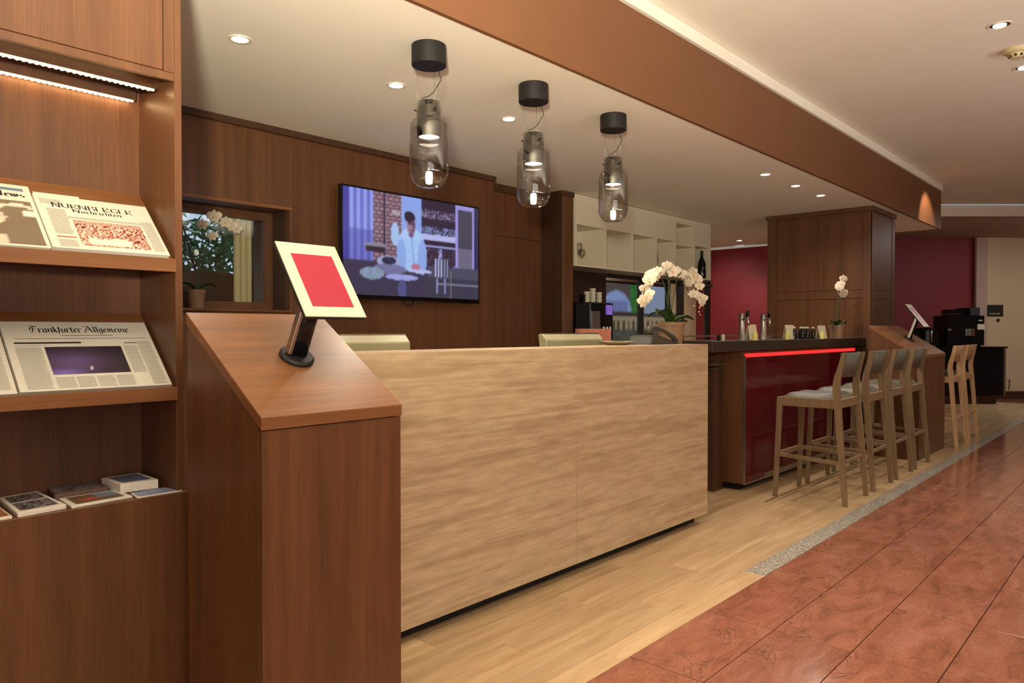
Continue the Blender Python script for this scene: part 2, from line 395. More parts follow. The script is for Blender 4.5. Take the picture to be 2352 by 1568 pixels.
# ceiling of the far hall, lower, turned away from the lobby's axes
Fd = Vector((math.cos(yaw), math.sin(yaw), 0)); Rd = Vector((math.sin(yaw), -math.cos(yaw), 0))
def FR(d, r, z): p = Fd * d + Rd * r; return (p.x, p.y, z)
def slab(d0, d1, r0, r1, z0, z1):
    mb = MB(); mb.hexa([FR(d0, r0, z0), FR(d0, r1, z0), FR(d1, r1, z0), FR(d1, r0, z0)], [FR(d0, r0, z1), FR(d0, r1, z1), FR(d1, r1, z1), FR(d1, r0, z1)])
    return mb
struct('ceiling_far', slab(10.42, 14.5, 4.6, 16, 2.806, 2.97), mauve)
struct('trim_2', slab(10.386, 10.42, 6.0, 16, 2.806, 2.968), plaster)
# painted beam with the bright lip above it
bm_ = thing('ceiling_beam', 'long orange brown painted beam running under the ceiling over the counters', 'beam', (3.5, 2.16, ZS))
B(-3, 10.2, 2.15, 2.172, ZS - .004, 2.89).build('fascia', beam_m, bm_)
B(-3, 10.2, 2.172, 2.3, 2.5, 2.89).build('core', plaster, bm_)
B(-3, 10.215, 2.13, 2.3, 2.893, ZU - .002).build('lip', plaster, bm_)
B(10.2, 10.215, 2.15, 3.9, ZS - .004, 2.89).build('end_board', beam_m, bm_)

# walls
YB = 4.13
struct('wall_left', B(.2, .3, 2.55, 6.5, 0, ZS), wood_dark)
wb = MB()
wb.box(.3, 1.80, YB, YB + .05, 0, ZS); wb.box(1.80, 2.47, YB, YB + .05, 1.935, ZS); wb.box(1.80, 2.47, YB, YB + .05, 0, 1.31)
wb.box(2.47, 2.4985, YB, YB + .05, 0, ZS); wb.box(2.5015, 4.33, YB, YB + .05, 0, ZS)
wback = struct('wall_back', wb, wood)
B(2.4985, 2.5015, YB + .006, YB + .05, 0, ZS).build('shadow_gap', wood_dark, wback)
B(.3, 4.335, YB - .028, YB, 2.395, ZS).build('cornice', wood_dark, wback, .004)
B(1.78, 2.485, YB - .012, YB, 1.935, 1.956).build('niche_lintel', woodx, wback, .002)
B(1.78, 2.47, YB - .022, YB + .2, 1.296, 1.31).build('niche_sill', wood, wback, .002)
# niche lining, set back
nl = MB(); nl.box(2.47, 2.49, YB + .05, YB + .20, 1.31, 1.935); nl.box(1.74, 2.49, YB + .05, YB + .2, 1.935, 1.955); nl.box(1.74, 1.80, YB + .05, YB + .2, 1.31, 1.935)
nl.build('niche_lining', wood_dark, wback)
# window in the niche
wy = YB + .2
win = struct('window_1', MB().box(1.80, 1.86, wy, wy + .05, 1.31, 1.935).box(2.415, 2.47, wy, wy + .05, 1.31, 1.935).box(1.86, 2.415, wy, wy + .05, 1.885, 1.935).box(1.86, 2.415, wy, wy + .05, 1.31, 1.362), wood)
B(1.86, 2.415, wy + .02, wy + .026, 1.362, 1.885).build('pane', pane_m, win)
cur = MB()
for k in range(6):
    x0 = 2.24 + k * .02
    cur.add([(x0, wy + .07 + (k % 2) * .012, 1.36), (x0 + .02, wy + .07 + ((k + 1) % 2) * .012, 1.36), (x0 + .02, wy + .07 + ((k + 1) % 2) * .012, 1.885), (x0, wy + .07 + (k % 2) * .012, 1.885)], [(0, 1, 2, 3)])
tag(cur.build('curtain', curtain_m), 'narrow pale curtain strip behind the small window in the wood wall', 'curtain')
# dark room ledge behind the window and the garden outside
struct('trim_4', MB().box(1.6, 3.4, wy + .35, wy + .4, 1.0, 1.565).box(2.50, 3.1, wy + .3, wy + .35, 1.3, 2.3), wood_dark)

# recess with panelled wall between wood wall and column
YR = 4.31
struct('wall_recess', MB().box(4.33, 5.16, YR, YR + .05, 0, 1.995).box(4.33, 5.16, YR, YR + .05, 2.0, ZS), wood).location = (0, 0, 0)
B(4.28, 5.16, YR + .01, YR + .04, 1.995, 2.0).build('shadow_gap', blackmat, bpy.data.objects['wall_recess'])
B(4.30, 5.15, YR - .025, YR, 2.37, ZS).build('cornice', wood_dark, bpy.data.objects['wall_recess'])
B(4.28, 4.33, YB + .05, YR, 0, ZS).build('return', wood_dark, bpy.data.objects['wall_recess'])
col = thing('wood_column', 'slim brown wood column between the panelled wall and the white glass shelf', 'column', (5.22, 4.06, 0))
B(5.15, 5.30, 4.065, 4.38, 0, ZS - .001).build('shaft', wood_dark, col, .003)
B(5.148, 5.302, 4.058, 4.066, 0, 2.39).build('face_board', wood, col, .002)
B(5.14, 5.31, 4.05, 4.38, 2.39, ZS - .001).build('cap', wood_dark, col, .003)

# walls behind the bar
struct('wall_bar', MB().box(5.3, 10.4, 5.5, 5.56, 0, ZS), beige_wall)
struct('wall_red', MB().box(10.3, 10.36, 3.25, 5.6, 0, ZS), red_wall)
struct('trim_5', MB().box(10.27, 10.3, 3.25, 5.5, ZS - .03, ZS), plaster)

# far hall: red field, mauve pilaster, beige wall
struct('wall_far_red', slab(12.86, 12.92, 5.2, 8.14, 0, 2.806), red_wall)
struct('trim_6', slab(12.74, 12.80, 8.08, 8.27, 0, 2.806), mauve)
struct('wall_far', slab(12.77, 12.85, 8.265, 16, 0, 2.806), beige_wall)
struct('baseboard_far', slab(12.752, 12.77, 8.27, 16, 0, .13), wood_dark)
# lobby behind the camera
struct('wall_entrance', MB().box(-3, 17, -5.05, -5, 0, ZU), beige_wall)
struct('wall_side', MB().box(-3.05, -3, -5, 7, 0, ZU), beige_wall)
struct('wall_rear', B(-3, 1.5, 6.9, 6.95, 0, ZU), beige_wall)
struct('wall_rear', B(5.6, 17, 6.9, 6.95, 0, ZU), beige_wall)
struct('wall_right', MB().box(17, 17.05, -5, 7, 0, ZU), beige_wall)

# ------------------------------------------------------------ garden outside the niche window
tr = thing('garden_shrub', 'leafy green shrub outside seen through the small window', 'shrub', (3.6, 7.3, 0))
trk = MB()
for k in range(7):
    a = random.uniform(0, 6.28); trk.tube([(3.6, 7.3, 0), (3.6 + .3 * math.cos(a), 7.3 + .2 * math.sin(a), 1.1), (3.6 + 1.0 * math.cos(a), 7.3 + .4 * math.sin(a), 2.3)], [.03, .02, .008], 5)
trk.build('branches', wood_dark, tr)
lv = MB()
for k in range(7000):
    p = Vector((random.uniform(2.0, 5.3), random.uniform(7.05, 7.8), random.uniform(.6, 2.5))) 
    if random.random() < (p.z - 2.12) * 2.6 - .3 * math.sin(p.x * 5 + p.z * 3): continue
    a = Vector((random.uniform(-1, 1), random.uniform(-.3, .3), random.uniform(-1, .4))).normalized() * random.uniform(.04, .09)
    b = a.cross(Vector((random.uniform(-.4, .4), 1, random.uniform(-.4, .4)))).normalized() * random.uniform(.014, .028)
    lv.add([p - a, p + b, p + a, p - b], [(0, 1, 2, 3)])
o = lv.build('leaves', foliage_m, tr); o['kind'] = 'stuff'

# ------------------------------------------------------------ ceiling lights
def downlight(x, y, z, r, label, ring, name='downlight'):
    t = thing(name, label, 'ceiling light', (x, y, z), None)
    MB().lathe([(r, -.004), (r * 1.28, -.005), (r * 1.32, 0), (r, 0)], (x, y, z), 28, True).build('trim_ring', ring, t)
    MB().lathe([(0, -.0015), (r, -.0015), (r, -.0003), (0, -.0003)], (x, y, z), 28).build('lens', lamp_disc, t)
    return t
SL = ['recessed round downlight nearest the bookshelf in the lowered ceiling', 'recessed round downlight left of the nearest pendant lamp',
      'recessed round downlight left of the middle pendant lamp', 'round downlight over the bar, nearest of three in a row', 'round downlight over the bar, middle of three in a row',
      'round downlight over the bar, farthest of three beside the wood pillar', 'small round downlight by the red wall behind the bar', None]
for (x, y), l in zip(SOFFIT, SL):
    if l: downlight(x, y, ZS, .036, l, white_lac)
for (x, y), l in zip(LOBBY[6:8], ['round lobby spotlight with dark gaps, nearer one at the upper right', 'round lobby spotlight cut by the right picture edge']):
    t = thing('spotlight', l, 'ceiling light', (x, y, ZU))
    MB().lathe([(.052, -.003), (.062, -.004), (.064, 0), (.052, 0)], (x, y, ZU), 28, True).build('trim_ring', white_lac, t)
    MB().lathe([(0, -.001), (.052, -.001), (.052, -.0002), (0, -.0002)], (x, y, ZU), 28).build('recess', blackmat, t)
    MB().lathe([(0, -.006), (.034, -.006), (.034, -.001), (0, -.001)], (x, y, ZU), 28).build('lens', lamp_disc, t)
t = thing('smoke_detector', 'cream round smoke detector on the lobby ceiling between two spotlights', 'smoke detector', (5.62, .765, ZU))
MB().lathe([(.072, 0), (.072, -.018), (.062, -.026), (.045, -.028)], (5.62, .765, ZU), 28).build('base', smoke_d, t)
MB().lathe([(.045, -.028), (.043, -.044), (.03, -.055), (0, -.057)], (5.62, .765, ZU), 24).build('sensor_head', smoke_d, t)
mb = MB()
for k in range(8):
    a = k * PI / 4; c, s_ = math.cos(a), math.sin(a)
    mb.box(-.008, .008, -.003, .003, -.0, .012) if False else None
    p = Vector((5.62 + .043 * c, .765 + .043 * s_, ZU - .038)); q = Vector((5.62 + .037 * c, .765 + .037 * s_, ZU - .05))
    mb.bar(p, q, .012, .012)
mb.build('vents', blackmat, t)

# ------------------------------------------------------------ pendants
def pendant(x, y, label):
    t = thing('pendant_lamp', label, 'lamp', (x, y, ZS), 'row of clear glass pendant lamps over the reception counter')
    MB().lathe([(0, 0), (.075, 0), (.0765, -.004), (.0765, -.086), (.074, -.09), (0, -.09)], (x, y, ZS), 40).build('canopy', black_metal, t)
    for a in (.4, 2.5, 4.6):
        MB().tube([(x + .052 * math.cos(a), y + .052 * math.sin(a), ZS - .09), (x + .05 * math.cos(a), y + .05 * math.sin(a), 2.15)], .0007, 5).build('wire', steel, t)
    c = MB().tube([(x + .03, y - .02, ZS - .09), (x + .045, y - .03, 2.29), (x + .02, y - .01, 2.235), (x, y, 2.215), (x - .03, y + .01, 2.2), (x - .03, y + .01, 2.184)], .0018, 6)
    c.build('cable', black_metal, t)
    cap = MB().lathe([(0, 0), (.050, 0), (.053, -.003), (.053, -.085), (.0515, -.087), (.0515, -.09), (.053, -.092), (.053, -.118), (.051, -.152), (.046, -.153), (.046, -.145), (0, -.145)], (x, y, 2.186), 36)
    cap.smooth = True
    cap.build('metal_cap', gun_metal, t)
    MB().lathe([(0, -.1445), (.044, -.1445), (.044, -.149), (0, -.149)], (x, y, 2.186), 28).build('lamp_disc', lamp_disc, t)
    prof = [(.057, 2.180), (.057, 2.122), (.062, 2.112), (.076, 2.100), (.083, 2.086), (.086, 2.06), (.086, 1.885), (.084, 1.868), (.074, 1.842), (.056, 1.822), (.034, 1.815), (0, 1.814)]
    g = MB(); g.smooth = True
    g.lathe(prof + [(r * .96, z + .003) for r, z in prof[::-1]], (x, y, 0), 40)
    g.build('glass_jar', lamp_glass, t)
    MB().lathe([(0, 1.834), (.012, 1.834), (.0155, 1.842), (.0155, 1.874), (.012, 1.882), (0, 1.882)], (x, y, 0), 16).build('led_bulb', lamp_disc, t)
    for k in range(3):
        a = .3 + k * 2.094
        MB().tube([(x + .057 * math.cos(a), y + .057 * math.sin(a), 2.15), (x + .064 * math.cos(a), y + .064 * math.sin(a), 2.15)], .004, 8).build('screw', black_metal, t)
pendant(*PEND[0], 'clear glass jar pendant lamp with black canopy, nearest to the camera')
pendant(*PEND[1], 'clear glass jar pendant lamp with black canopy, middle one of the three')
pendant(*PEND[2], 'clear glass jar pendant lamp with black canopy, farthest by the white shelf')

# ------------------------------------------------------------ bookshelf with newspapers
bs = thing('bookshelf', 'tall brown oak newspaper shelf with slanted boards and LED strips, left edge', 'bookshelf', (.4, 2.25, 0))
XL, XR = -.5, .982
B(.960, XR, 2.25, 2.54, .69, ZS - .001).build('side_panel', wood, bs, .0015)
B(XL, .960, 2.52, 2.54, .69, ZS - .001).build('back_panel', wood, bs)
B(XL, XL + .02, 2.25, 2.52, .69, ZS - .001).build('side_panel', wood, bs)
cb = B(XL, .990, 2.238, 2.54, .08, .69).build('base_cabinet', wood, bs, .0015)
B(XL + .03, .96, 2.29, 2.5, 0, .08).build('plinth', blackmat, bs)
uc = B(XL + .02, .9595, 2.262, 2.519, 1.958, ZS - .002).build('upper_cabinet', wood, bs, .001)
B(XL + .02, .9595, 2.249, 2.262, 1.934, 1.958).build('cornice_board', wood, bs, .001)
# door frame and recessed panel
B(.9285, .9595, 2.247, 2.262, 1.958, ZS - .003).build('stile', wood, bs, .001)
d = B(.22, .9265, 2.249, 2.262, 1.96, ZS - .01).build('door', wood, bs, .001)
B(.9265, .9285, 2.251, 2.262, 1.995, ZS - .01).build('door_gap', blackmat, bs)
for yy in (2.338, 2.50):
    p = B(XL + .02, .94, yy - .012, yy + .012, 1.922, 1.934 if yy < 2.4 else 1.958).build('led_profile', wood_dark, bs)
    lm = MB()
    lm.box(XL + .03, .935, yy - .0035, yy + .0035, 1.919, 1.922)
    for k in range(58):
        xx = .03 + k * .0156; lm.box(xx - .003, xx + .003, yy - .0045, yy + .0045, 1.917, 1.922)
    lm.build('led_strip', led_warm, p)
ANG = math.atan2(.235, .258); cA, sA = math.cos(ANG), math.sin(ANG)
def slant(z0, y0=2.262):
    """returns T(u, v, w): u along x, v up the board, w off the board"""
    return lambda u, v, w_=0: Vector((u, y0 + v * cA - w_ * sA, z0 + v * sA + w_ * cA))
for z0 in (1.005, 1.392):
    T = slant(z0)
    mb = MB(); mb.hexa([T(XL + .02, 0, -.016), T(.9595, 0, -.016), T(.9595, .345, -.016), T(XL + .02, .345, -.016)], [T(XL + .02, 0), T(.9595, 0), T(.9595, .345), T(XL + .02, .345)])
    sh = mb.build('slanted_shelf', woodx, bs)
    B(XL + .02, .9595, 2.238, 2.25, z0 - .034, z0 + .006).build('lip', woodx, sh, .001)
    B(XL + .02, .9595, 2.25, 2.262, z0 - .012, z0 - .002).build('lip_floor', woodx, sh)

# nib-pen letters -------------------------------------------------
GL = {
 'F': ([[(.0, 1.55), (.35, 1.62), (.95, 1.5)], [(.42, 1.55), (.40, .5), (.30, .05), (.0, .0)], [(.42, .85), (.85, .95)], [(.12, 1.3), (.05, .6)]], 1.0),
 'A': ([[(.0, 1.35), (.35, 1.62), (.6, 1.5), (1.0, .1), (1.15, .1)], [(.45, 1.2), (.1, .25), (.0, 0), (.4, .1)], [(.2, .6), (.8, .65)]], 1.2),
 'N': ([[(.1, 1.5), (.15, .1), (.0, -.05)], [(.1, 1.5), (.8, .05)], [(.85, 1.55), (.82, .0)]], 1.05),
 'H': ([[(.1, 1.5), (.15, .0)], [(.15, .8), (.6, .95), (.7, .0), (.55, -.2)]], .9),
 'r': ([[(.08, .95), (.12, .75), (.12, .1), (.22, 0)], [(.12, .75), (.35, 1), (.48, .88)]], .52),
 'a': ([[(.12, .85), (.1, .15), (.25, 0), (.45, .2)], [(.12, .85), (.45, 1), (.45, .12), (.58, .02)]], .65),
 'n': ([[(.05, .92), (.12, .8), (.12, .08)], [(.12, .75), (.38, 1), (.48, .85), (.48, .1), (.58, .0)]], .65),
 'u': ([[(.05, .95), (.12, .85), (.12, .15), (.28, 0), (.48, .2)], [(.48, .98), (.48, .1), (.58, 0)]], .65),
 'm': ([[(.12, .95), (.12, .05)], [(.12, .8), (.38, 1), (.42, .05)], [(.42, .8), (.68, 1), (.72, .1), (.82, 0)]], .92),
 'i': ([[(.05, .92), (.14, .82), (.14, .1), (.26, 0)], [(.12, 1.32), (.18, 1.38)]], .34),
 'l': ([[(.06, 1.5), (.14, 1.4), (.14, .12), (.26, 0)]], .34),
 'k': ([[(.06, 1.5), (.14, 1.4), (.14, .05)], [(.14, .7), (.42, .95), (.22, .5), (.5, .02)]], .58),
 'f': ([[(.42, 1.5), (.2, 1.42), (.16, .1), (.08, -.3)], [(.0, .92), (.4, .92)]], .42),
 't': ([[(.14, 1.3), (.14, .12), (.3, 0)], [(.0, .95), (.34, .95)]], .38),
 'e': ([[(.14, .5), (.44, .72), (.36, .98), (.14, .85), (.12, .15), (.28, 0), (.46, .14)]], .54),
 'g': ([[(.45, .95), (.14, .9), (.12, .2), (.4, .15)], [(.46, 1.0), (.46, -.15), (.3, -.42), (.06, -.3)]], .6),
 'c': ([[(.42, .9), (.14, .85), (.12, .15), (.28, 0), (.42, .12)]], .5),
 'h': ([[(.06, 1.5), (.14, 1.4), (.14, .05)], [(.14, .72), (.42, .98), (.48, .3), (.36, -.2)]], .62),
 'o': ([[(.12, .8), (.12, .18), (.3, 0), (.5, .2), (.5, .8), (.3, 1), (.12, .8)]], .62),
 's': ([[(.42, .9), (.15, .85), (.18, .55), (.42, .42), (.4, .1), (.1, .05)]], .54),
 'w': ([[(.05, .95), (.14, .1), (.3, .1)], [(.32, .95), (.4, .05), (.6, .3), (.58, .95)]], .72),
 'R': ([[(.1, 1.5), (.1, .0)], [(.1, 1.5), (.6, 1.4), (.62, 1.0), (.1, .8), (.75, .0)]], .85),
 'B': ([[(.1, 1.5), (.1, .0)], [(.1, 1.5), (.6, 1.38), (.6, 1.0), (.1, .8)], [(.1, .8), (.7, .65), (.7, .15), (.1, .0)]], .85),
 'E': ([[(.1, 1.5), (.1, .0)], [(.1, 1.48), (.65, 1.48)], [(.1, .78), (.5, .78)], [(.1, .03), (.68, .03)]], .8),
 'G': ([[(.78, 1.25), (.5, 1.5), (.15, 1.2), (.12, .35), (.45, .0), (.78, .2), (.78, .65), (.5, .65)]], .95),
 'Ü': ([[(.1, 1.5), (.12, .3), (.42, 0), (.72, .3), (.74, 1.5)], [(.25, 1.75), (.33, 1.8)], [(.52, 1.75), (.6, 1.8)]], .95),
 'M': ([[(.1, 0), (.15, 1.5), (.5, .3), (.85, 1.5), (.9, 0)]], 1.05),
 ' ': ([], .35)}
def nib_text(name, text, T, u0, v0, width, xh, parent, m, nib=.13, cap=False, lift=.0006, ang=40):
    tot = sum(GL[c][1] for c in text); k = width / tot; mb = MB(); x = 0
    n = (math.cos(math.radians(ang)) * nib, math.sin(math.radians(ang)) * nib)
    n2 = (n[0] * .25, -n[1] * .25)
    for c in text:
        for pl in GL[c][0]:
            for (a, b) in zip(pl[:-1], pl[1:]):
                for (nx, ny) in (n, n2):
                    P = lambda q, s: T(u0 + (x + q[0] + s * nx) * k, v0 + (q[1] + s * ny) * xh, lift)
                    mb.add([P(a, -1), P(b, -1), P(b, 1), P(a, 1)], [(0, 1, 2, 3)])
        x += GL[c][1]
    return mb.build(name, m, parent)
def q4(T, u0, u1, v0, v1, w_): return [T(u0, v0, w_), T(u1, v0, w_), T(u1, v1, w_), T(u0, v1, w_)]
def newspaper(label, T, u0, u1, v1, thick, base=0.0):
    t = thing('newspaper', label, 'newspaper', tuple(T(u0, .005, base)))
    mb = MB()
    n = 4
    for k in range(n):
        a = base + thick * k / n + .0003; b = base + thick * (k + 1) / n
        e = .0022 * ((k * 7) % 3); mb.hexa(q4(T, u0 + e, u1 - e * .6, .004, v1 - e * 1.5, a), q4(T, u0 + e * .5, u1 - e, .004, v1 - e, b))
    mb.build('page_stack', paper, t)
    return t
def column_block(t, T, u0, u1, v0, v1, w_, rows=None, m=None):
    """lines of small print as thin grey bars"""
    mb = MB(); n = rows or max(2, int((v1 - v0) / .0045)); st = (v1 - v0) / n
    for k in range(n):
        e = random.uniform(0, .12) * (u1 - u0) if random.random() < .25 else 0
        mb.add(q4(T, u0, u1 - e, v0 + k * st, v0 + k * st + st * .36, w_ + .0003), [(0, 1, 2, 3)])
    o = mb.build('text_column', m or grey_ink, t); o['kind'] = 'stuff'; return o

# lower shelf: broadsheet with a dark blue photo
TLw = slant(1.005)
tk = .014
fz = newspaper('broadsheet newspaper with blackletter title and dark blue photo on the lower shelf', TLw, .556, .950, .285, tk)
nib_text('masthead', 'Frankfurter Allgemeine', TLw, .624, .2385, .268, .0165, fz, ink, .11, lift=tk + .0006)
column_block(fz, TLw, .70, .84, .223, .230, tk, 1); column_block(fz, TLw, .58, .935, .2105, .2175, tk, 1)
MB().add(q4(TLw, .576, .745, .1905, .197, tk + .0004), [(0, 1, 2, 3)]).build('headline', ink, fz).hide_render = False
column_block(fz, TLw, .576, .66, .182, .186, tk, 1)
def night(u, v):
    r = math.exp(-((u - .3) ** 2 * 5 + (v - .45) ** 2 * 6)); lo = math.exp(-((u - .12) ** 2 * 14 + (v - .05) ** 2 * 60))
    c = [46 + 50 * r + 60 * lo, 34 + 40 * r + 52 * lo, 44 + 80 * r + 110 * lo]
    if abs(u - .5) < .025 and abs(v - .2) < .05: c = [220, 200, 230]
    return c
picture('photo', night, 32, 18, lambda u, v: TLw(.6465 + u * .2035, .064 + v * .1125, tk + .0006), fz, print_m)
column_block(fz, TLw, .575, .638, .012, .178, tk); column_block(fz, TLw, .8575, .8955, .064, .182, tk); column_block(fz, TLw, .9, .94, .012, .2, tk)
for a in (.648, .70, .752, .804): column_block(fz, TLw, a, a + .047, .012, .056, tk)
MB().add(q4(TLw, .862, .9, .188, .193, tk + .0004), [(0, 1, 2, 3)]).build('headline', grey_ink, fz)
n2 = newspaper('newspaper at the left edge of the lower shelf, mostly cut off', TLw, .20, .551, .27, .010)
column_block(n2, TLw, .44, .485, .02, .23, .010); column_block(n2, TLw, .49, .54, .02, .23, .010)

# upper shelf
TU = slant(1.392)
nu = newspaper('folded local newspaper with a crowd photo on the upper shelf', TU, .634, .946, .252, .016, .002)
hu = .018
nib_text('masthead', 'NÜRNBERGER', TU, .672, .196, .222, .0150, nu, ink, .085, lift=hu + .0006, ang=12)
nib_text('masthead', 'Nachrichten', TU, .722, .178, .135, .0105, nu, ink, .1, lift=hu + .0006)
def crowd(u, v):
    r = random.random()
    if .12 < u < .72 and .05 < v < .32 + .04 * math.sin(u * 14): return (222, 206, 196)
    if v > .85: return (150 + 60 * r, 120 + 50 * r, 110 + 40 * r)
    if r < .35: return (104, 40, 38)
    if r < .7: return (206, 140, 120)
    return (228, 190, 176)
picture('photo', crowd, 46, 26, lambda u, v: TU(.712 + u * .186, .022 + v * .118, hu + .0006), nu, print_m)
column_block(nu, TU, .655, .702, .07, .19, hu); column_block(nu, TU, .655, .702, .012, .045, hu)
MB().add(q4(TU, .655, .704, .053, .058, hu + .0004), [(0, 1, 2, 3)]).build('headline', red_ink, nu)
column_block(nu, TU, .905, .938, .02, .165, hu); column_block(nu, TU, .70, .905, .148, .158, hu, 2); column_block(nu, TU, .645, .70, .21, .235, hu)
mb = MB(); mb.hexa(q4(TU, .64, .76, .25, .272, .004), q4(TU, .64, .76, .25, .272, .012)); mb.build('inner_section', paper, nu)
ni = newspaper('folded newspaper with a brown portrait photo at the left of the upper shelf', TU, .30, .632, .292, .012, .001)
nib_text('masthead', 'National News', TU, .39, .232, .225, .0155, ni, ink, .11, lift=.0136, ang=20)
def sport(u, v):
    c = [112, 98, 82]
    if (u - .62) ** 2 * 3 + (v - .62) ** 2 * 2 < .02: c = [176, 120, 84]
    elif (u - .62) ** 2 * 2 + (v - .58) ** 2 * 1.2 < .035: c = [206, 190, 176]
    elif abs(v - .80 - .1 * math.sin(u * 9)) < .03 and u > .4: c = [214, 206, 192]
    elif u > .9 and abs(v - .7) < .06: c = [220, 214, 204]
    elif u < .7 and v < .16 + .1 * (1 - u): c = [204, 188, 170]
    elif u < .45: c = [70, 54, 48]
    return c
picture('photo', sport, 36, 24, lambda u, v: TU(.33 + u * .292, .012 + v * .20, .0138), ni, print_m)
MB().add(q4(TU, .525, .615, .262, .275, .0134), [(0, 1, 2, 3)]).build('blue_banner', mat('banner_blue', (96, 116, 140), .7), ni)

# brochures on the base cabinet
def brochure(label, pts, z0, z1, cover, m_pages, inset=.08, fn=None, two=False):
    c = sum((Vector((p[0], p[1], 0)) for p in pts), Vector()) / 4
    t = thing('brochure', label, 'brochure', (c.x, c.y, z0))
    MB().prism(pts, 'z', z0, z1).build('pages', m_pages, t, .001)
    P = [Vector((p[0], p[1], z1 + .0008)) for p in pts]
    def Tq(u, v): return P[3].lerp(P[2], u).lerp(P[0].lerp(P[1], u), v)
    if two:
        picture('cover_photo', fn, 16, 8, lambda u, v: Tq(inset + u * (1 - 2 * inset), .1 + v * .40), t, print_m)
        picture('cover_photo', fn, 16, 8, lambda u, v: Tq(inset + u * (1 - 2 * inset), .55 + v * .36), t, print_m)
    else: picture('cover_photo', fn, 20, 12, lambda u, v: Tq(inset + u * (1 - 2 * inset), inset + v * (1 - 2 * inset)), t, print_m)
    return t
def town(seed, base, hi):
    rr = random.Random(seed)
    tab = [[rr.random() for _ in range(24)] for _ in range(24)]
    def f(u, v):
        a = tab[int(u * 22)][int(v * 22)]; return [base[k] + (hi[k] - base[k]) * a for k in range(3)]
    return f
white_pages = mat('white_pages', (226, 214, 200), .5)
brochure('thick white booklet with a blue photo, rightmost on the base cabinet', [(.829, 2.332), (.936, 2.322), (.940, 2.482), (.823, 2.477)][::1] and [(.823, 2.474), (.938, 2.484), (.936, 2.326), (.829, 2.334)], .694, .722, None, white_pages, .12, town(1, (50, 60, 96), (120, 130, 160)))
brochure('flat pale blue magazine at the front right of the base cabinet', [(.852, 2.322), (.952, 2.325), (.975, 2.246), (.842, 2.243)], .69, .694, None, white_pages, .05, town(2, (96, 110, 150), (160, 170, 200)))
brochure('white booklet with a landscape photo in the middle front', [(.679, 2.385), (.835, 2.39), (.838, 2.268), (.673, 2.250)], .69, .697, None, white_pages, .1, lambda u, v: (120, 130, 150) if u > .5 and v > .4 else (110 + 90 * math.exp(-((u - .35) ** 2 + (v - .4) ** 2) * 30), 84, 64))
brochure('dark colourful photo magazine lying behind the middle booklet', [(.690, 2.53), (.815, 2.52), (.818, 2.398), (.672, 2.392)], .69, .708, None, mat('brown_pages', (112, 84, 74), .5), .02, town(3, (46, 40, 44), (168, 150, 150)))
brochure('cream booklet with two dark town photos at the left', [(.560, 2.50), (.662, 2.52), (.664, 2.262), (.545, 2.245)], .69, .702, None, white_pages, .1, town(4, (40, 34, 36), (150, 140, 140)), True)
brochure('thin brown booklet cut by the left picture edge', [(.40, 2.44), (.540, 2.46), (.533, 2.245), (.40, 2.243)], .69, .698, None, white_pages, .04, lambda u, v: (148, 96, 62))

# ------------------------------------------------------------ lectern desks
def lectern(xl, xr, label, name='lectern'):
    yf, yb, zf, zb = 1.717, 2.148, .96, 1.235; k = (zb - zf) / (yb - yf)
    t = thing(name, label, 'lectern', ((xl + xr) / 2, yf, 0), 'slanted oak lectern desks')
    sl = .034
    e = .003
    B(xl + e, xr - e, yf + e, yf + .022, .0, zf - sl - .001).build('front_panel', wood, t, .001)
    prof = [(yf + .0225, 0), (yb, 0), (yb, zb - sl - .001), (yf + .0225, zf - sl - .001 + .0195 * k)]
    MB().prism(prof, 'x', xl + e, xl + e + .02).build('side_panel', wood, t, .001)
    MB().prism(prof, 'x', xr - e - .02, xr - e).build('side_panel', wood, t, .001)
    B(xl + e + .02, xr - e - .02, yb - .02, yb - .001, 0, zb - sl - .03).build('back_panel', wood, t)
    MB().prism([(yf, zf - sl), (yb, zb - sl), (yb, zb), (yf, zf)], 'x', xl, xr).build('slanted_top', woodx, t, .0015)
    return t
lectern(.945, 1.402, 'near brown oak lectern with slanted top beside the bookshelf')
lectern(7.40, 8.40, 'far wide brown oak lectern with slanted top beside the wood pillar')
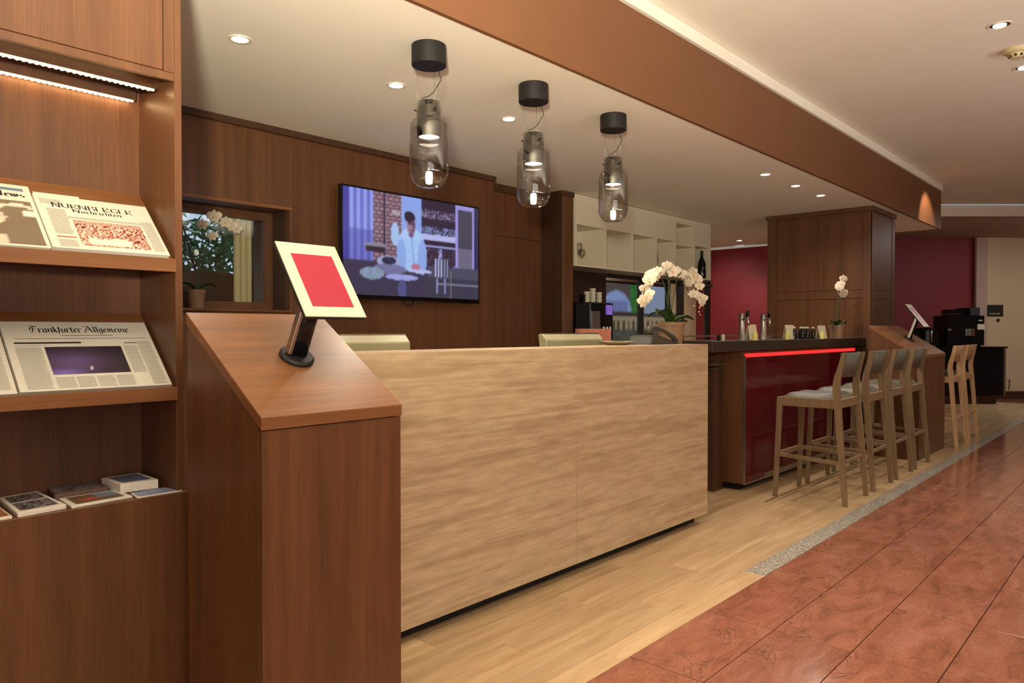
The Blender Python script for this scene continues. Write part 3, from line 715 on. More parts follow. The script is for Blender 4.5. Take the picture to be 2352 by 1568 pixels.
def tablet(dx, label, scr):
    n = Vector((0, -.805, .593)); 
    A = Vector((1.12 + dx, 1.790, 1.219)); W = Vector((.207, 0, 0)); H = Vector((0, .165, .224)); nn = W.cross(H).normalized()
    t = thing('tablet_stand', label, 'tablet stand', (1.18 + dx, 1.935, 1.098))
    T = lambda u, v, w_=0: A + W * u + H * v + nn * w_
    mb = MB(); mb.hexa([T(0, 0, -.012), T(1, 0, -.012), T(1, 1, -.012), T(0, 1, -.012)], [T(0, 0), T(1, 0), T(1, 1), T(0, 1)])
    mb.build('enclosure', black_metal, t, .002)
    mb = MB(); mb.hexa([T(0.004, 0.004, -.001), T(.996, .004, -.001), T(.996, .996, -.001), T(.004, .996, -.001)], [T(.004, .004, .003), T(.996, .004, .003), T(.996, .996, .003), T(.004, .996, .003)])
    mb.build('bezel', cream, t, .001)
    MB().add([T(.17, .13, .0034), T(.85, .13, .0034), T(.85, .84, .0034), T(.17, .84, .0034)], [(0, 1, 2, 3)]).build('screen', scr, t)
    base = Vector((1.18 + dx, 1.937, 1.1005)); bn = Vector((0, -.5377, .8431))
    q = bn.to_track_quat('Z', 'Y').to_matrix().to_4x4(); q.translation = base
    m2 = MB(); m2.T = q; m2.lathe([(0, 0), (.052, 0), (.052, .008), (.046, .014), (0, .014)], (0, 0, 0), 32).build('base_plate', black_metal, t)
    top = T(.42, .42, -.012) ; bp = base + bn * .012
    ax = (top - bp).normalized(); sx = Vector((1, 0, 0)); sx = (sx - ax * sx.dot(ax)).normalized(); sy = ax.cross(sx)
    m3 = MB(); m3.smooth = True
    def ring(c, sc=1): return [c + sx * (.031 * sc) * math.cos(a) * (1) + sy * .020 * sc * math.sin(a) for a in [i * PI / 8 for i in range(16)]]
    r0, r1 = ring(bp), ring(top)
    m3.add(r0 + r1, [(i, (i + 1) % 16, 16 + (i + 1) % 16, 16 + i) for i in range(16)] + [tuple(range(16)), tuple(range(16, 32))])
    m3.build('arm', black_gloss, t)
    m4 = MB(); s0 = bp - sx * .031; s1 = top - sx * .031
    m4.hexa([s0 - sx * .006 - sy * .012, s0 + sx * .006 - sy * .012, s0 + sx * .006 + sy * .012, s0 - sx * .006 + sy * .012], [s1 - sx * .006 - sy * .012, s1 + sx * .006 - sy * .012, s1 + sx * .006 + sy * .012, s1 - sx * .006 + sy * .012])
    m4.build('arm_rail', steel, t, .002)
tablet(0, 'cream framed tablet with red screen on the near lectern', red_screen)
tablet(6.74, 'tablet stand seen edge on at the far lectern', red_screen)

# ------------------------------------------------------------ reception counter
rc = thing('reception_counter', 'long pale travertine reception counter with dark recessed plinth', 'counter', (2.8, 2.123, 0))
YC = 2.123
B(1.41, 2.8015, YC, YC + .02, .06, 1.096).build('stone_panel', travertine, rc, .001)
B(2.8035, 4.131, YC, YC + .02, .06, 1.096).build('stone_panel', travertine, rc, .001)
B(1.41, 4.131, YC + .0205, YC + .30, 1.062, 1.10).build('counter_top', travertine, rc, .001)
B(1.43, 4.12, YC + .0205, YC + .06, .06, 1.06).build('carcass', wood_dark, rc)
B(1.43, 4.095, YC + .07, YC + .11, 0, .06).build('plinth', blackmat, rc)
B(1.41, 4.131, YC + .001, YC + .0205, 1.096, 1.1).build('edge_strip', travertine, rc)
B(4.101, 4.131, YC + .0205, YC + .36, .06, 1.06).build('end_panel', travertine, rc, .001)
# lower desk behind the counter top
sd = thing('staff_desk', 'lower work desk behind the travertine counter', 'desk', (2.7, 2.65, 0))
B(1.45, 4.09, YC + .37, YC + .95, .70, .735).build('desk_top', wood_dark, sd, .002)
B(1.45, 1.49, YC + .4, YC + .9, 0, .70).build('side_panel', wood_dark, sd); B(4.05, 4.09, YC + .4, YC + .9, 0, .70).build('side_panel', wood_dark, sd)
def monitor(x0, x1, y, label):
    t = thing('monitor', label, 'monitor', ((x0 + x1) / 2, y, .735), 'staff monitors behind the reception counter')
    mb = MB(); mb.prism([(y, .82), (y + .03, .82), (y + .075, 1.16), (y + .045, 1.165), (y + .012, 1.13)], 'x', x0, x1); mb.build('shell', olive, t, .004)
    B(x0 + .004, x1 - .004, y + .042, y + .078, 1.163, 1.168).build('top_edge', steel, t)
    B((x0 + x1) / 2 - .03, (x0 + x1) / 2 + .03, y + .03, y + .06, .75, .86).build('neck', black_metal, t)
    B((x0 + x1) / 2 - .12, (x0 + x1) / 2 + .12, y - .05, y + .15, .735, .75).build('foot', black_metal, t, .003)
monitor(1.62, 2.10, 2.50, 'back of a pale flat monitor peeking above the counter near the tablet')
monitor(3.12, 3.66, 2.56, 'back of a pale flat monitor peeking above the counter near the phone')

# telephone
tp = thing('telephone', 'grey desk telephone on the counter beside the large orchid', 'telephone', (3.88, 2.36, 1.1))
mb = MB(); mb.prism([(3.72, 1.1), (4.07, 1.1), (4.05, 1.108), (3.80, 1.158), (3.75, 1.15)], 'y', 2.28, 2.44); mb.build('body', phone_m, tp, .006)
mb = MB(); mb.tube([(3.705, 2.29, 1.176), (3.74, 2.29, 1.198), (3.80, 2.29, 1.204), (3.90, 2.29, 1.180), (3.99, 2.29, 1.148), (4.03, 2.29, 1.118)], [.020, .021, .013, .011, .014, .019], 10); mb.build('handset', phone_m, tp)
MB().hexa([(3.83, 2.33, 1.162), (3.95, 2.33, 1.132), (3.95, 2.42, 1.132), (3.83, 2.42, 1.162)], [(3.83, 2.33, 1.165), (3.95, 2.33, 1.135), (3.95, 2.42, 1.135), (3.83, 2.42, 1.165)]).build('keypad', black_metal, tp)
t = thing('bowl', 'shallow pale bowl with keys on the counter left of the telephone', 'bowl', (3.52, 2.38, 1.1))
mb = MB(); mb.smooth = True; mb.lathe([(0, 0), (.05, 0), (.11, .02), (.115, .022), (.108, .020), (.05, .006), (0, .006)], (3.52, 2.38, 1.1), 24); mb.build('dish', cream, t)
mb = MB()
for k in range(6): mb.lathe([(0, 0), (.014, .003), (.014, .012), (0, .016)], (3.48 + .018 * k, 2.36 + .02 * (k % 2), 1.107), 10)
mb.build('keys', chrome, t)

# ------------------------------------------------------------ orchids
def petal_mesh(r, full=True):
    mb = MB(); mb.smooth = True
    for k, (a, sc) in enumerate([(90, 1.0), (162, 1.15), (18, 1.15), (234, .9), (306, .9)]):
        a = math.radians(a); L = r * sc; W = r * (.52 if k in (1, 2) else .32)
        ca, sa = math.cos(a), math.sin(a)
        rows = []
        for i, t_ in enumerate((0.05, .35, .7, 1.0)):
            wv = W * (.25, .9, 1.0, .25)[i]; lift = r * (.0, .10, .08, -.05)[i]
            rows += [(t_ * L, -wv, lift - .05 * r), (t_ * L, 0, lift), (t_ * L, wv, lift - .05 * r)]
        vs = [(p[0] * ca - p[1] * sa, p[0] * sa + p[1] * ca, p[2] + (.02 * r if k in (1, 2) else 0)) for p in rows]
        mb.add(vs, [(i * 3 + j, i * 3 + j + 1, i * 3 + j + 4, i * 3 + j + 3) for i in range(3) for j in range(2)])
    mb.cur = 1; mb.lathe([(0, r * .28), (r * .16, r * .16), (r * .2, 0), (0, -.02)], (0, -r * .12, 0), 8)
    return mb
def orchid(pos, pot_r, pot_h, pot_mat, stems, flowers, leaves, label, fr=.042, buds=(), group=None):
    x, y, z = pos
    t = thing('potted_orchid', label, 'orchid', pos, group)
    mb = MB(); mb.smooth = False
    mb.lathe([(0, 0), (pot_r * .78, 0), (pot_r * .96, pot_h * .82), (pot_r, pot_h * .83), (pot_r * 1.02, pot_h), (pot_r * .92, pot_h), (pot_r * .88, pot_h * .85), (0, pot_h * .85)], pos, 32)
    mb.build('pot', pot_mat, t)
    for st in stems:
        MB().tube([(x + p[0], y + p[1], z + p[2]) for p in smooth_path(st)], .0035, 6).build('stem', stem_m, t)
    for (dx, dy, dz, wd) in leaves:
        mb = MB(); mb.smooth = True; n = 7; vs = []
        d = Vector((dx, dy, 0)); L = d.length; dn = d.normalized(); sd_ = Vector((-dn.y, dn.x, 0))
        for i in range(n):
            u = i / (n - 1); c = Vector((x, y, z + pot_h * .86)) + dn * L * u + Vector((0, 0, dz * math.sin(u * PI * .62) * 1.2 - .5 * abs(dz) * u * u))
            ww = wd * math.sin(PI * (.12 + .86 * u)) ** .7 * .5
            vs += [c - sd_ * ww + Vector((0, 0, .012)), c, c + sd_ * ww + Vector((0, 0, .012))]
        mb.add(vs, [(i * 3 + j, i * 3 + j + 1, i * 3 + j + 4, i * 3 + j + 3) for i in range(n - 1) for j in range(2)])
        mb.build('leaf', leaf_m, t)
    first = None
    for (dx, dy, dz, az, el, sc) in flowers:
        if first is None:
            o = petal_mesh(fr).build('flower', [petal_m, petal_c], None); first = o; o.parent = t
        else:
            o = bpy.data.objects.new('flower', first.data); COL.objects.link(o); o.parent = t
        nrm = Vector((math.cos(az) * math.cos(el), math.sin(az) * math.cos(el), math.sin(el)))
        R = Matrix((Vector((0, 0, 1)).cross(nrm).normalized(), nrm.cross(Vector((0, 0, 1)).cross(nrm)).normalized(), nrm)).transposed()
        o.rotation_euler = R.to_euler(); o.scale = (sc, sc, sc); o.location = (dx, dy, dz)
    for (dx, dy, dz, r) in buds:
        mb = MB(); mb.smooth = True; mb.lathe([(0, -r * 1.2), (r * .8, -r * .5), (r, 0), (r * .7, r * .7), (0, r * 1.2)], (x + dx, y + dy, z + dz), 8); mb.build('bud', petal_m, t)
    return t
def smooth_path(p):
    out = []
    P = [Vector(q) for q in p]
    for i in range(len(P) - 1):
        a = P[max(i - 1, 0)]; b = P[i]; c = P[i + 1]; d = P[min(i + 2, len(P) - 1)]
        for k in range(5):
            t_ = k / 5; out.append(.5 * ((2 * b) + (c - a) * t_ + (2 * a - 5 * b + 4 * c - d) * t_ * t_ + (3 * b - a - 3 * c + d) * t_ ** 3))
    out.append(P[-1]); return out
CA = -2.4   # azimuth from the counter towards the visitors
rr = random.Random(3)
def arc_flowers(pts, n):
    out = []
    path = smooth_path(pts); m = len(path)
    for k in range(n):
        p = path[int(m * .55 + (m - 1 - m * .55) * k / (n - 1))]
        out.append((p.x + rr.uniform(-.016, .016), p.y + rr.uniform(-.03, .0), p.z + rr.uniform(-.012, .024), CA + rr.uniform(-.9, .7), rr.uniform(-.35, .3), rr.uniform(.85, 1.1)))
    return out
s1 = [(0, 0, .12), (-.05, 0, .28), (-.12, -.01, .40), (-.22, -.02, .445), (-.32, -.03, .41), (-.385, -.04, .33), (-.41, -.04, .24)]
s2 = [(.01, 0, .12), (-.015, 0, .32), (-.05, 0, .44), (-.12, -.02, .475), (-.20, -.03, .455), (-.27, -.03, .40)]
s3 = [(.02, .02, .12), (.04, 0, .32), (.10, 0, .45), (.19, -.01, .475), (.27, -.01, .43), (.33, -.02, .34), (.35, -.02, .26)]
s4 = [(0, .02, .12), (.02, .03, .34), (.07, .03, .46), (.14, .02, .45), (.22, .02, .40), (.26, .01, .33)]
fl_ = arc_flowers(s1, 9) + arc_flowers(s2, 5) + arc_flowers(s3, 8) + arc_flowers(s4, 4) + [(-.01, -.02, .465, CA, .1, 1.3)]
orchid((4.215, 2.43, 1.10), .094, .138, pot_m, [s1, s2, s3, s4], fl_,
       [(-.24, -.04, .10, .09), (.24, -.02, .06, .05), (.27, .03, .03, .045), (-.12, .10, .08, .06), (.08, -.12, .05, .06), (-.15, -.11, .07, .05)],
       'large white orchid in a beige pot at the end of the reception counter', .037,
       [(.35, -.02, .24, .007), (.34, -.02, .21, .006), (.27, -.02, .25, .007), (.355, -.02, .19, .005)])
sb = [(0, 0, .1), (.01, 0, .30), (.03, -.01, .45), (.07, -.02, .55), (.11, -.02, .585)]
sb2 = [(.05, 0, .1), (.07, 0, .28), (.10, 0, .42), (.14, 0, .47)]
orchid((7.36, 2.43, 1.11), .078, .125, pot_m, [sb, sb2],
       [(.02, -.02, .50, CA, 0, 1.1), (.055, -.02, .525, CA, .2, 1), (.09, -.03, .575, CA + .3, 0, 1.1), (.0, -.02, .485, CA - .3, 0, .9), (.125, -.02, .57, CA, 0, .9), (.11, -.02, .43, CA, 0, 1.1), (.15, -.02, .435, CA + .4, 0, 1.1), (.13, -.02, .455, CA, .3, 1)],
       [(-.22, 0, .05, .06), (.2, -.02, .05, .06), (-.1, -.1, .06, .05), (.12, .1, .06, .05)], 'small white orchid in a beige pot at the far end of the bar', .040)
so = [(0, 0, .1), (.02, 0, .30), (.06, 0, .46), (.13, 0, .53), (.20, 0, .50)]
orchid((1.925, 4.235, 1.31), .052, .11, pot_m, [so, [(.01, 0, .1), (.03, 0, .3), (.05, 0, .38)]],
       [(.10, -.02, .545, CA, 0, 1.2), (.17, -.02, .52, CA, .2, 1.1), (.21, -.02, .50, CA, 0, 1), (.03, -.02, .49, CA, 0, 1), (.09, -.02, .43, CA, 0, .9), (.24, -.02, .485, CA, 0, .9)],
       [(.12, 0, .05, .04), (-.1, 0, .05, .04)], 'orchid in a pot on the niche sill before the small window', .036)

# ------------------------------------------------------------ wall television
tv = thing('television', 'flat wall television showing a cook in a white shirt', 'television', (3.45, 4.07, 1.40))
tx0, tx1, tz0, tz1, ty = 2.80, 4.085, 1.395, 2.148, 4.05
B(tx0, tx1, ty, ty + .035, tz0, tz1).build('housing', black_gloss, tv, .004)
B(3.2, 3.7, ty + .035, YB - .002, 1.6, 1.95).build('wall_bracket', black_metal, tv)
rt = random.Random(5)
ntab = [[rt.random() for _ in range(200)] for _ in range(120)]
def tvf(u, v):
    X = u * 16; Y = v * 9; n = ntab[int(v * 119)][int(u * 199)]
    e = lambda cx, cy, rx, ry: ((X - cx) / rx) ** 2 + ((Y - cy) / ry) ** 2 < 1
    c = [52, 44, 70]
    if X < 3.1:                                   # curtain
        s_ = .5 + .5 * math.sin(X * 9) ; c = [96 + 50 * s_, 100 + 60 * s_, 190 + 40 * s_] if Y > 5.6 else [84 + 30 * s_, 84 + 34 * s_, 168 + 30 * s_]
        if X < .55: c = [66, 60, 150]
    elif X < 6.2:                                 # brick
        c = [72, 54, 72] if (Y * 3) % 1 < .25 or ((X * 1.6 + (int(Y * 3) % 2) * .5) % 1) < .12 else [126 + 50 * n, 96 + 40 * n, 110 + 40 * n]
        if 4.2 < X < 4.4: c = [34, 34, 62]
    elif X < 8.6: c = [134, 158, 226]
    elif X < 12.9:                                # shelves
        c = [48, 34, 56]
        if 5.35 < Y < 5.85 : c = [176, 176, 226]
        if 4.65 < Y < 4.9: c = [150, 156, 214]
        if Y < 4.6 and (abs(X - 10.9) < .2): c = [150, 160, 226]
        if Y < 4.6 and n < .3: c = [92, 70, 90]
        if 5.85 < Y < 6.6 and n > .55: c = [130, 150, 200]
        if 7.3 < Y < 8.1 and n > .6: c = [150, 140, 180]
    else:
        c = [70, 66, 84] if Y > 4.9 else [106, 100, 122]
        if X < 13.25 or 15.1 < X < 15.4 or Y > 8.6: c = [150, 142, 214]
        if X > 15.4: c = [50, 48, 80]
    if e(5.6, 6.0, .8, 1.6) and n > .3 and Y > 7.2: c = [200, 200, 210]
    if X > 12.6 and Y < 2.7 + (16 - X) * .12 and Y > 1.9 - (X - 13) * .1: c = [126, 124, 200]
    if Y < 3.0: c = [60, 52, 76] if X < 9.3 else [74, 72, 92]
    if Y < 1.9 and X > 9: c = [58, 56, 74]
    # jacket and man
    if e(7.4, 4.0, 1.75, 2.3) and Y > 2.3: c = [150 + 14 * n, 182 + 12 * n, 232]
    if 6.5 < X < 8.4 and 5.2 < Y < 5.9: c = [164, 194, 236]
    if e(5.5, 5.5, .5, 1.0): c = [156, 186, 228]
    if e(6.2, 3.6, .55, 1.5) or e(8.7, 3.6, .55, 1.6): c = [132 + 10 * n, 162, 222]
    if abs(X - 7.45 + (Y - 5) * .12) < .05 and 2.6 < Y < 5.5: c = [112, 140, 205]
    if e(7.35, 6.45, .5, .85): c = [150, 116, 142] if X < 7.5 else [106, 76, 108]
    if e(7.15, 7.2, .6, .5) or (e(7.35, 6.7, .6, .9) and Y > 7.0): c = [38, 26, 46]
    if abs(Y - 6.62) < .08 and 7.0 < X < 7.65: c = [70, 48, 78]
    if abs(Y - 5.98) < .06 and 7.15 < X < 7.5: c = [92, 58, 86]
    if e(7.35, 5.6, .3, .25): c = [112, 86, 124]
    if e(7.9, 2.75, .55, .28): c = [176, 110, 140]
    # worktop things
    if e(4.8, 3.0, 1.3, .5): c = [150, 160, 200]
    if e(4.8, 3.1, .8, .34): c = [42, 44, 70]
    if e(4.9, 2.35, 1.9, .45): c = [110, 108, 150]
    if e(8.4, 2.35, 1.5, .18): c = [176, 184, 232]
    if e(3.0, 1.9, 1.3, .55): c = [140, 150, 190] if n > .35 else [96, 130, 110]
    if e(6.3, 1.7, 1.9, .28) : c = [150, 156, 216]
    if e(3.3, 4.35, 1.3, .16): c = [130, 130, 150]
    if 2.3 < X < 4.2 and 3.8 < Y < 4.2: c = [56, 38, 52]
    if 10.2 < X < 11.9 and 1.95 < Y < 3.7: c = [70, 70, 84] if (X * 2.6) % 1 < .6 else [178, 178, 230]
    if (abs(X - 10.5) < .1 or abs(X - 11.5) < .1) and .4 < Y < 1.9: c = [150, 146, 206]
    if abs(X - 12.3) < .06 and Y < 2.6: c = [150, 128, 130]
    if X > 10.6 and abs(Y - 1.32) < .05: c = [120, 118, 140]
    if e(6.3, .6, .5, .9): c = [78, 78, 130]
    return c
picture('screen', tvf, 176, 99, lambda u, v: Vector((tx0 + .014 + u * (tx1 - tx0 - .028), ty - .001, tz0 + .03 + v * (tz1 - tz0 - .044))), tv, screen_m, None, 1)
MB().tube([(3.42, ty + .01, 1.395), (3.40, ty - .01, 1.375), (3.36, ty, 1.36), (3.33, ty + .02, 1.38), (3.35, ty + .03, 1.40)], .004, 6).build('cable', black_metal, tv)
B(3.43, 3.50, ty - .004, ty + .01, 1.382, 1.395).build('sensor', chrome, tv)

# ------------------------------------------------------------ white shelf over the back bar
ws = thing('wall_shelf', 'white open glass shelf hanging under the ceiling behind the bar', 'shelf', (6.6, 4.06, 1.78))
YS0, YS1 = 4.06, 4.38
B(5.36, 7.955, YS1 - .012, YS1, 1.785, 2.43).build('back_panel', white_lac, ws)
B(5.335, 7.96, YS0, YS1, 1.775, 1.79).build('bottom_board', white_lac, ws)
for x0, x1, zt in [(5.335, 5.36, 2.43), (5.806, 5.83, 2.17), (6.268, 6.30, 2.17), (6.725, 6.755, 2.17), (7.125, 7.155, 2.43), (7.545, 7.58, 2.43), (7.925, 7.96, 2.43)]:
    B(x0, x1, YS0, YS1 - .012, 1.79, zt).build('upright', white_lac, ws, .001)
B(5.36, 7.125, YS0 + .002, YS1 - .012, 2.158, 2.172).build('top_board', white_lac, ws)
B(7.155, 7.545, YS0 + .002, YS1 - .012, 2.125, 2.14).build('shelf_board', white_lac, ws)
B(7.155, 7.545, YS0 + .002, YS1 - .012, 2.365, 2.38).build('top_board', white_lac, ws)
B(7.58, 7.925, YS0 + .002, YS1 - .012, 2.15, 2.165).build('top_board', white_lac, ws)
B(5.36, 7.125, YS0, YS0 + .014, 2.172, 2.43).build('fascia', white_lac, ws); B(7.155, 7.545, YS0, YS0 + .014, 2.38, 2.43).build('fascia', white_lac, ws); B(7.58, 7.925, YS0, YS0 + .014, 2.165, 2.43).build('fascia', white_lac, ws)
def wine_glass(x, y, z, label, h=.20, r=.036):
    mb = MB(); mb.smooth = True
    p = [(.032, 0), (.006, .004), (.0035, .012), (.0035, h * .45), (.012, h * .5), (r, h * .68), (r * .96, h * .85), (r * .8, h)]
    mb.lathe(p + [(a * .93, b) for a, b in p[::-1][:4]], (0, 0, 0), 18)
    o = mb.build('wine_glass', wine_glass_m); o.location = (x, y, z); return tag(o, label, 'glass', 'stemmed glasses in the white shelf')
wine_glass(5.52, 4.16, 1.79, 'tall stemmed glass in the leftmost compartment of the white shelf', .22)
wine_glass(5.62, 4.2, 1.79, 'shorter stemmed glass in the leftmost compartment of the white shelf', .17)
wine_glass(6.42, 4.18, 1.79, 'stemmed glass in the third compartment of the white shelf')
wine_glass(6.86, 4.15, 1.79, 'stemmed glass at the left of the fourth compartment of the white shelf', .23)
wine_glass(6.98, 4.22, 1.79, 'stemmed glass at the right of the fourth compartment of the white shelf', .19)
bt = thing('wine_bottle', 'black wine bottle standing in the rightmost shelf compartment', 'bottle', (7.862, 4.125, 1.79))
mb = MB(); mb.smooth = True; mb.lathe([(0, 0), (.045, 0), (.048, .01), (.048, .15), (.040, .20), (.018, .25), (.015, .29)], (7.862, 4.125, 1.79), 20); mb.build('body', bottle_m, bt)
MB().lathe([(.016, .27), (.017, .33), (0, .335)], (7.862, 4.125, 1.79), 16).build('capsule', black_metal, bt)

# back bar below: counter, splashback, framed partition and painted reflection
bb = thing('back_bar', 'dark back bar counter with splashback under the white shelf', 'counter', (6.0, 4.1, 0))
B(5.31, 7.95, 3.85, 4.38, 1.02, 1.06).build('worktop', dark_top, bb, .002)
B(5.33, 7.9, 3.9, 4.36, 0, 1.02).build('cabinet', wood_dark, bb)
struct('wall_splashback', MB().box(5.31, 6.28, 4.382, 4.40, 1.062, 1.775).box(6.28, 8.6, 4.36, 4.398, 1.735, 1.775), backsplash)
fr = thing('glass_partition', 'black framed glass partition beneath the white shelf beside the orchid', 'partition', (7.6, 4.41, 0))
for xx, wd in ((6.29, .035), (7.0, .075), (7.59, .06), (7.88, .12), (8.57, .10)):
    B(xx - wd / 2, xx + wd / 2, 4.4, 4.44, 0, 1.86 if xx > 8 else 1.78).build('post', glass_dark, fr)
B(6.27, 8.62, 4.4, 4.44, 1.74, 1.80).build('head_rail', glass_dark, fr); B(6.27, 8.62, 4.4, 4.44, 1.0, 1.06).build('sill_rail', glass_dark, fr)
for a, b in ((6.31, 6.96), (7.04, 7.56), (7.62, 7.82), (7.94, 8.52)):
    B(a, b, 4.418, 4.422, 1.06, 1.74).build('pane', pane_m, fr)
def reflection_image(u, v):  # arched window and street reflection, painted as a glowing image
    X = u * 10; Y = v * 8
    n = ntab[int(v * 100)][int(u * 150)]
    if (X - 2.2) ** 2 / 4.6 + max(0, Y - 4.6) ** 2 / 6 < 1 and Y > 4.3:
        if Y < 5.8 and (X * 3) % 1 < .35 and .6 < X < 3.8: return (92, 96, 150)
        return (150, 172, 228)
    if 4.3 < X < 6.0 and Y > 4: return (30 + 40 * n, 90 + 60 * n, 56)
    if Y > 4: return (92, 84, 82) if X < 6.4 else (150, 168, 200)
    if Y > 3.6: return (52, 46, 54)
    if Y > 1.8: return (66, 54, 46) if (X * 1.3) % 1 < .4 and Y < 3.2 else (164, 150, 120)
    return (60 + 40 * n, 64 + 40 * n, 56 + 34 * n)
mu = thing('reflection_picture', 'painted glowing reflection of an arched window and town facade behind the glass partition', 'picture', (8.5, 5.45, 1.0))
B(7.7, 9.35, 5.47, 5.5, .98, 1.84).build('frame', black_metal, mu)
picture('image', reflection_image, 60, 40, lambda u, v: Vector((7.74 + u * 1.57, 5.465, 1.01 + v * .80)), mu, reflection_m, None, 1)

cm = thing('coffee_machine', 'black coffee machine with violet display and cups on top, back bar left', 'coffee machine', (5.55, 3.97, 1.06))
B(5.32, 5.68, 3.88, 4.34, 1.10, 1.44).build('body', black_gloss, cm, .008)
B(5.32, 5.67, 3.86, 4.30, 1.06, 1.10).build('drip_tray', steel, cm, .002)
B(5.34, 5.46, 3.872, 3.88, 1.12, 1.36).build('steel_front', steel, cm)
B(5.56, 5.65, 3.868, 3.88, 1.33, 1.42).build('display', mat('violet_display', (110, 84, 170), emit=(112, 84, 176), es=.8), cm)
mb = MB()
for k in range(3): mb.lathe([(0, 0), (.018, 0), (.02, .02), (.012, .06), (0, .06)], (5.51 + k * .05, 3.87, 1.16), 10)
mb.build('spout', chrome, cm)
for k, (xx, n_) in enumerate([(5.36, 2), (5.43, 3), (5.52, 4), (5.62, 3)]):
    for q in range(n_):
        mb = MB(); mb.lathe([(0, 0), (.022, 0), (.03, .035), (.031, .038), (.027, .036), (0, .006)], (0, 0, 0), 14); o = mb.build('cup', cream if k > 0 else black_gloss)
        o.location = (xx, 4.0, 1.44 + q * .032)
        tag(o, ('black' if k == 0 else 'white') + ' cup in the ' + ['leftmost', 'second', 'third', 'rightmost'][k] + ' stack on the coffee machine, ' + ['bottom one', 'second from the bottom', 'third from the bottom', 'fourth from the bottom'][q], 'cup', 'cups stacked on the coffee machine')
o = B(5.02, 5.50, 3.78, 3.82, 0, 1.20).build('lit_counter_front', mat('salmon_lit_front', (206, 128, 104), .5)); o.location = (0, 0, 0)  # counter front; the orange light on it is put into the colour
tag(o, 'counter front below the coffee machine with orange light in its salmon colour', 'board')

# ------------------------------------------------------------ the bar
bar = thing('bar_counter', 'long bar with red glass front, dark top and red light strip', 'bar', (6.5, 2.333, 0))
B(4.56, 7.858, 2.312, 2.72, 1.035, 1.11).build('bar_top', dark_top, bar, .002)
B(5.10, 7.85, 2.345, 2.62, .055, 1.03).build('body', wood, bar, .001)
B(5.122, 7.84, 2.333, 2.345, .062, .985).build('red_glass_panel', red_glass, bar)
B(5.10, 5.120, 2.330, 2.345, .055, 1.0).build('corner_profile', steel, bar)
B(5.45, 7.84, 2.322, 2.333, .05, .095).build('kick_strip', steel, bar)
B(5.12, 7.84, 2.33, 2.345, .048, .062).build('bottom_profile', steel, bar)
B(5.16, 7.80, 2.40, 2.60, 0, .055).build('plinth', blackmat, bar)
B(5.13, 7.6, 2.336, 2.344, .987, 1.012).build('light_strip', led_red, bar)
B(4.95, 5.10, 2.50, 3.1, 0, .90).build('side_cabinet', wood_dark, bar, .001)
B(4.94, 5.095, 2.50, 2.72, .925, .94).build('tray_shelf', steel, bar); B(4.94, 5.095, 2.50, 2.72, .90, .907).build('tray_shelf', steel, bar)
gr = thing('bar_rail', 'thin steel rail along the rear edge of the bar top', 'rail', (6.2, 2.77, 1.09))
B(4.64, 7.84, 2.75, 2.79, 1.135, 1.145).build('rail', steel, gr)
for xx in (4.7, 5.6, 6.5, 7.4): B(xx - .01, xx + .01, 2.722, 2.76, 1.08, 1.136).build('rail_bracket', steel, gr)

pl = thing('wood_pillar', 'wide brown wood panelled pillar at the end of the bar', 'pillar', (8.26, 2.26, 0))
B(7.87, 8.65, 2.27, 3.33, 0, ZS - .001).build('core', wood, pl)
for (y0, y1) in ((2.262, 2.345), (3.24, 3.335)): B(7.86, 7.872, y0, y1, 0, 2.39).build('stile', wood, pl, .0015)
for (y0, y1, z0, z1) in ((2.345, 2.79, 1.60, 2.36), (2.797, 3.24, 1.60, 2.36), (2.345, 2.79, .12, 1.50), (2.797, 3.24, .12, 1.50)):
    B(7.864, 7.871, y0 + .004, y1 - .002, z0, z1).build('panel', wood, pl, .0015)
B(7.862, 7.872, 2.345, 3.24, 1.512, 1.588).build('rail', wood, pl, .0015)
for (x0, x1) in ((7.86, 7.95), (8.57, 8.66)): B(x0, x1, 2.26, 2.272, 0, 2.39).build('stile', wood, pl, .0015)
for (z0, z1) in ((1.60, 2.36), (.12, 1.50)): B(7.955, 8.565, 2.265, 2.271, z0, z1).build('panel', wood, pl, .0015)
B(7.95, 8.57, 2.262, 2.272, 1.512, 1.588).build('rail', wood, pl, .0015)
B(7.845, 8.675, 2.245, 3.35, 2.39, ZS - .001).build('cornice', wood, pl, .003)
B(7.80, 7.84, 2.20, 2.24, .0, 1.245).build('dark_post', black_metal, pl)

# items on the bar
def tap(x, label):
    t = thing('beer_tap', label, 'beer tap', (x, 2.5, 1.11), 'chrome beer taps on the bar')
    mb = MB(); mb.smooth = True; mb.lathe([(0, 0), (.034, 0), (.034, .006), (.024, .01), (.023, .20), (.025, .205), (0, .207)], (x, 2.5, 1.11), 24); mb.build('column', steel, t)
    MB().tube([(x - .02, 2.48, 1.27), (x - .055, 2.43, 1.275), (x - .062, 2.42, 1.25), (x - .062, 2.42, 1.22)], [.013, .012, .009, .008], 10).build('spout', chrome, t)
    MB().tube([(x - .05, 2.44, 1.28), (x - .056, 2.43, 1.31), (x - .06, 2.425, 1.335)], [.008, .012, .016], 10).build('lever', black_gloss, t)
    MB().lathe([(0, 0), (.022, 0), (.022, .004), (0, .004)], (x, 2.5, 1.317), 20).build('cap', black_gloss, t)
tap(5.42, 'chrome beer tap column, left of the pair'); tap(5.82, 'chrome beer tap column, right of the pair')
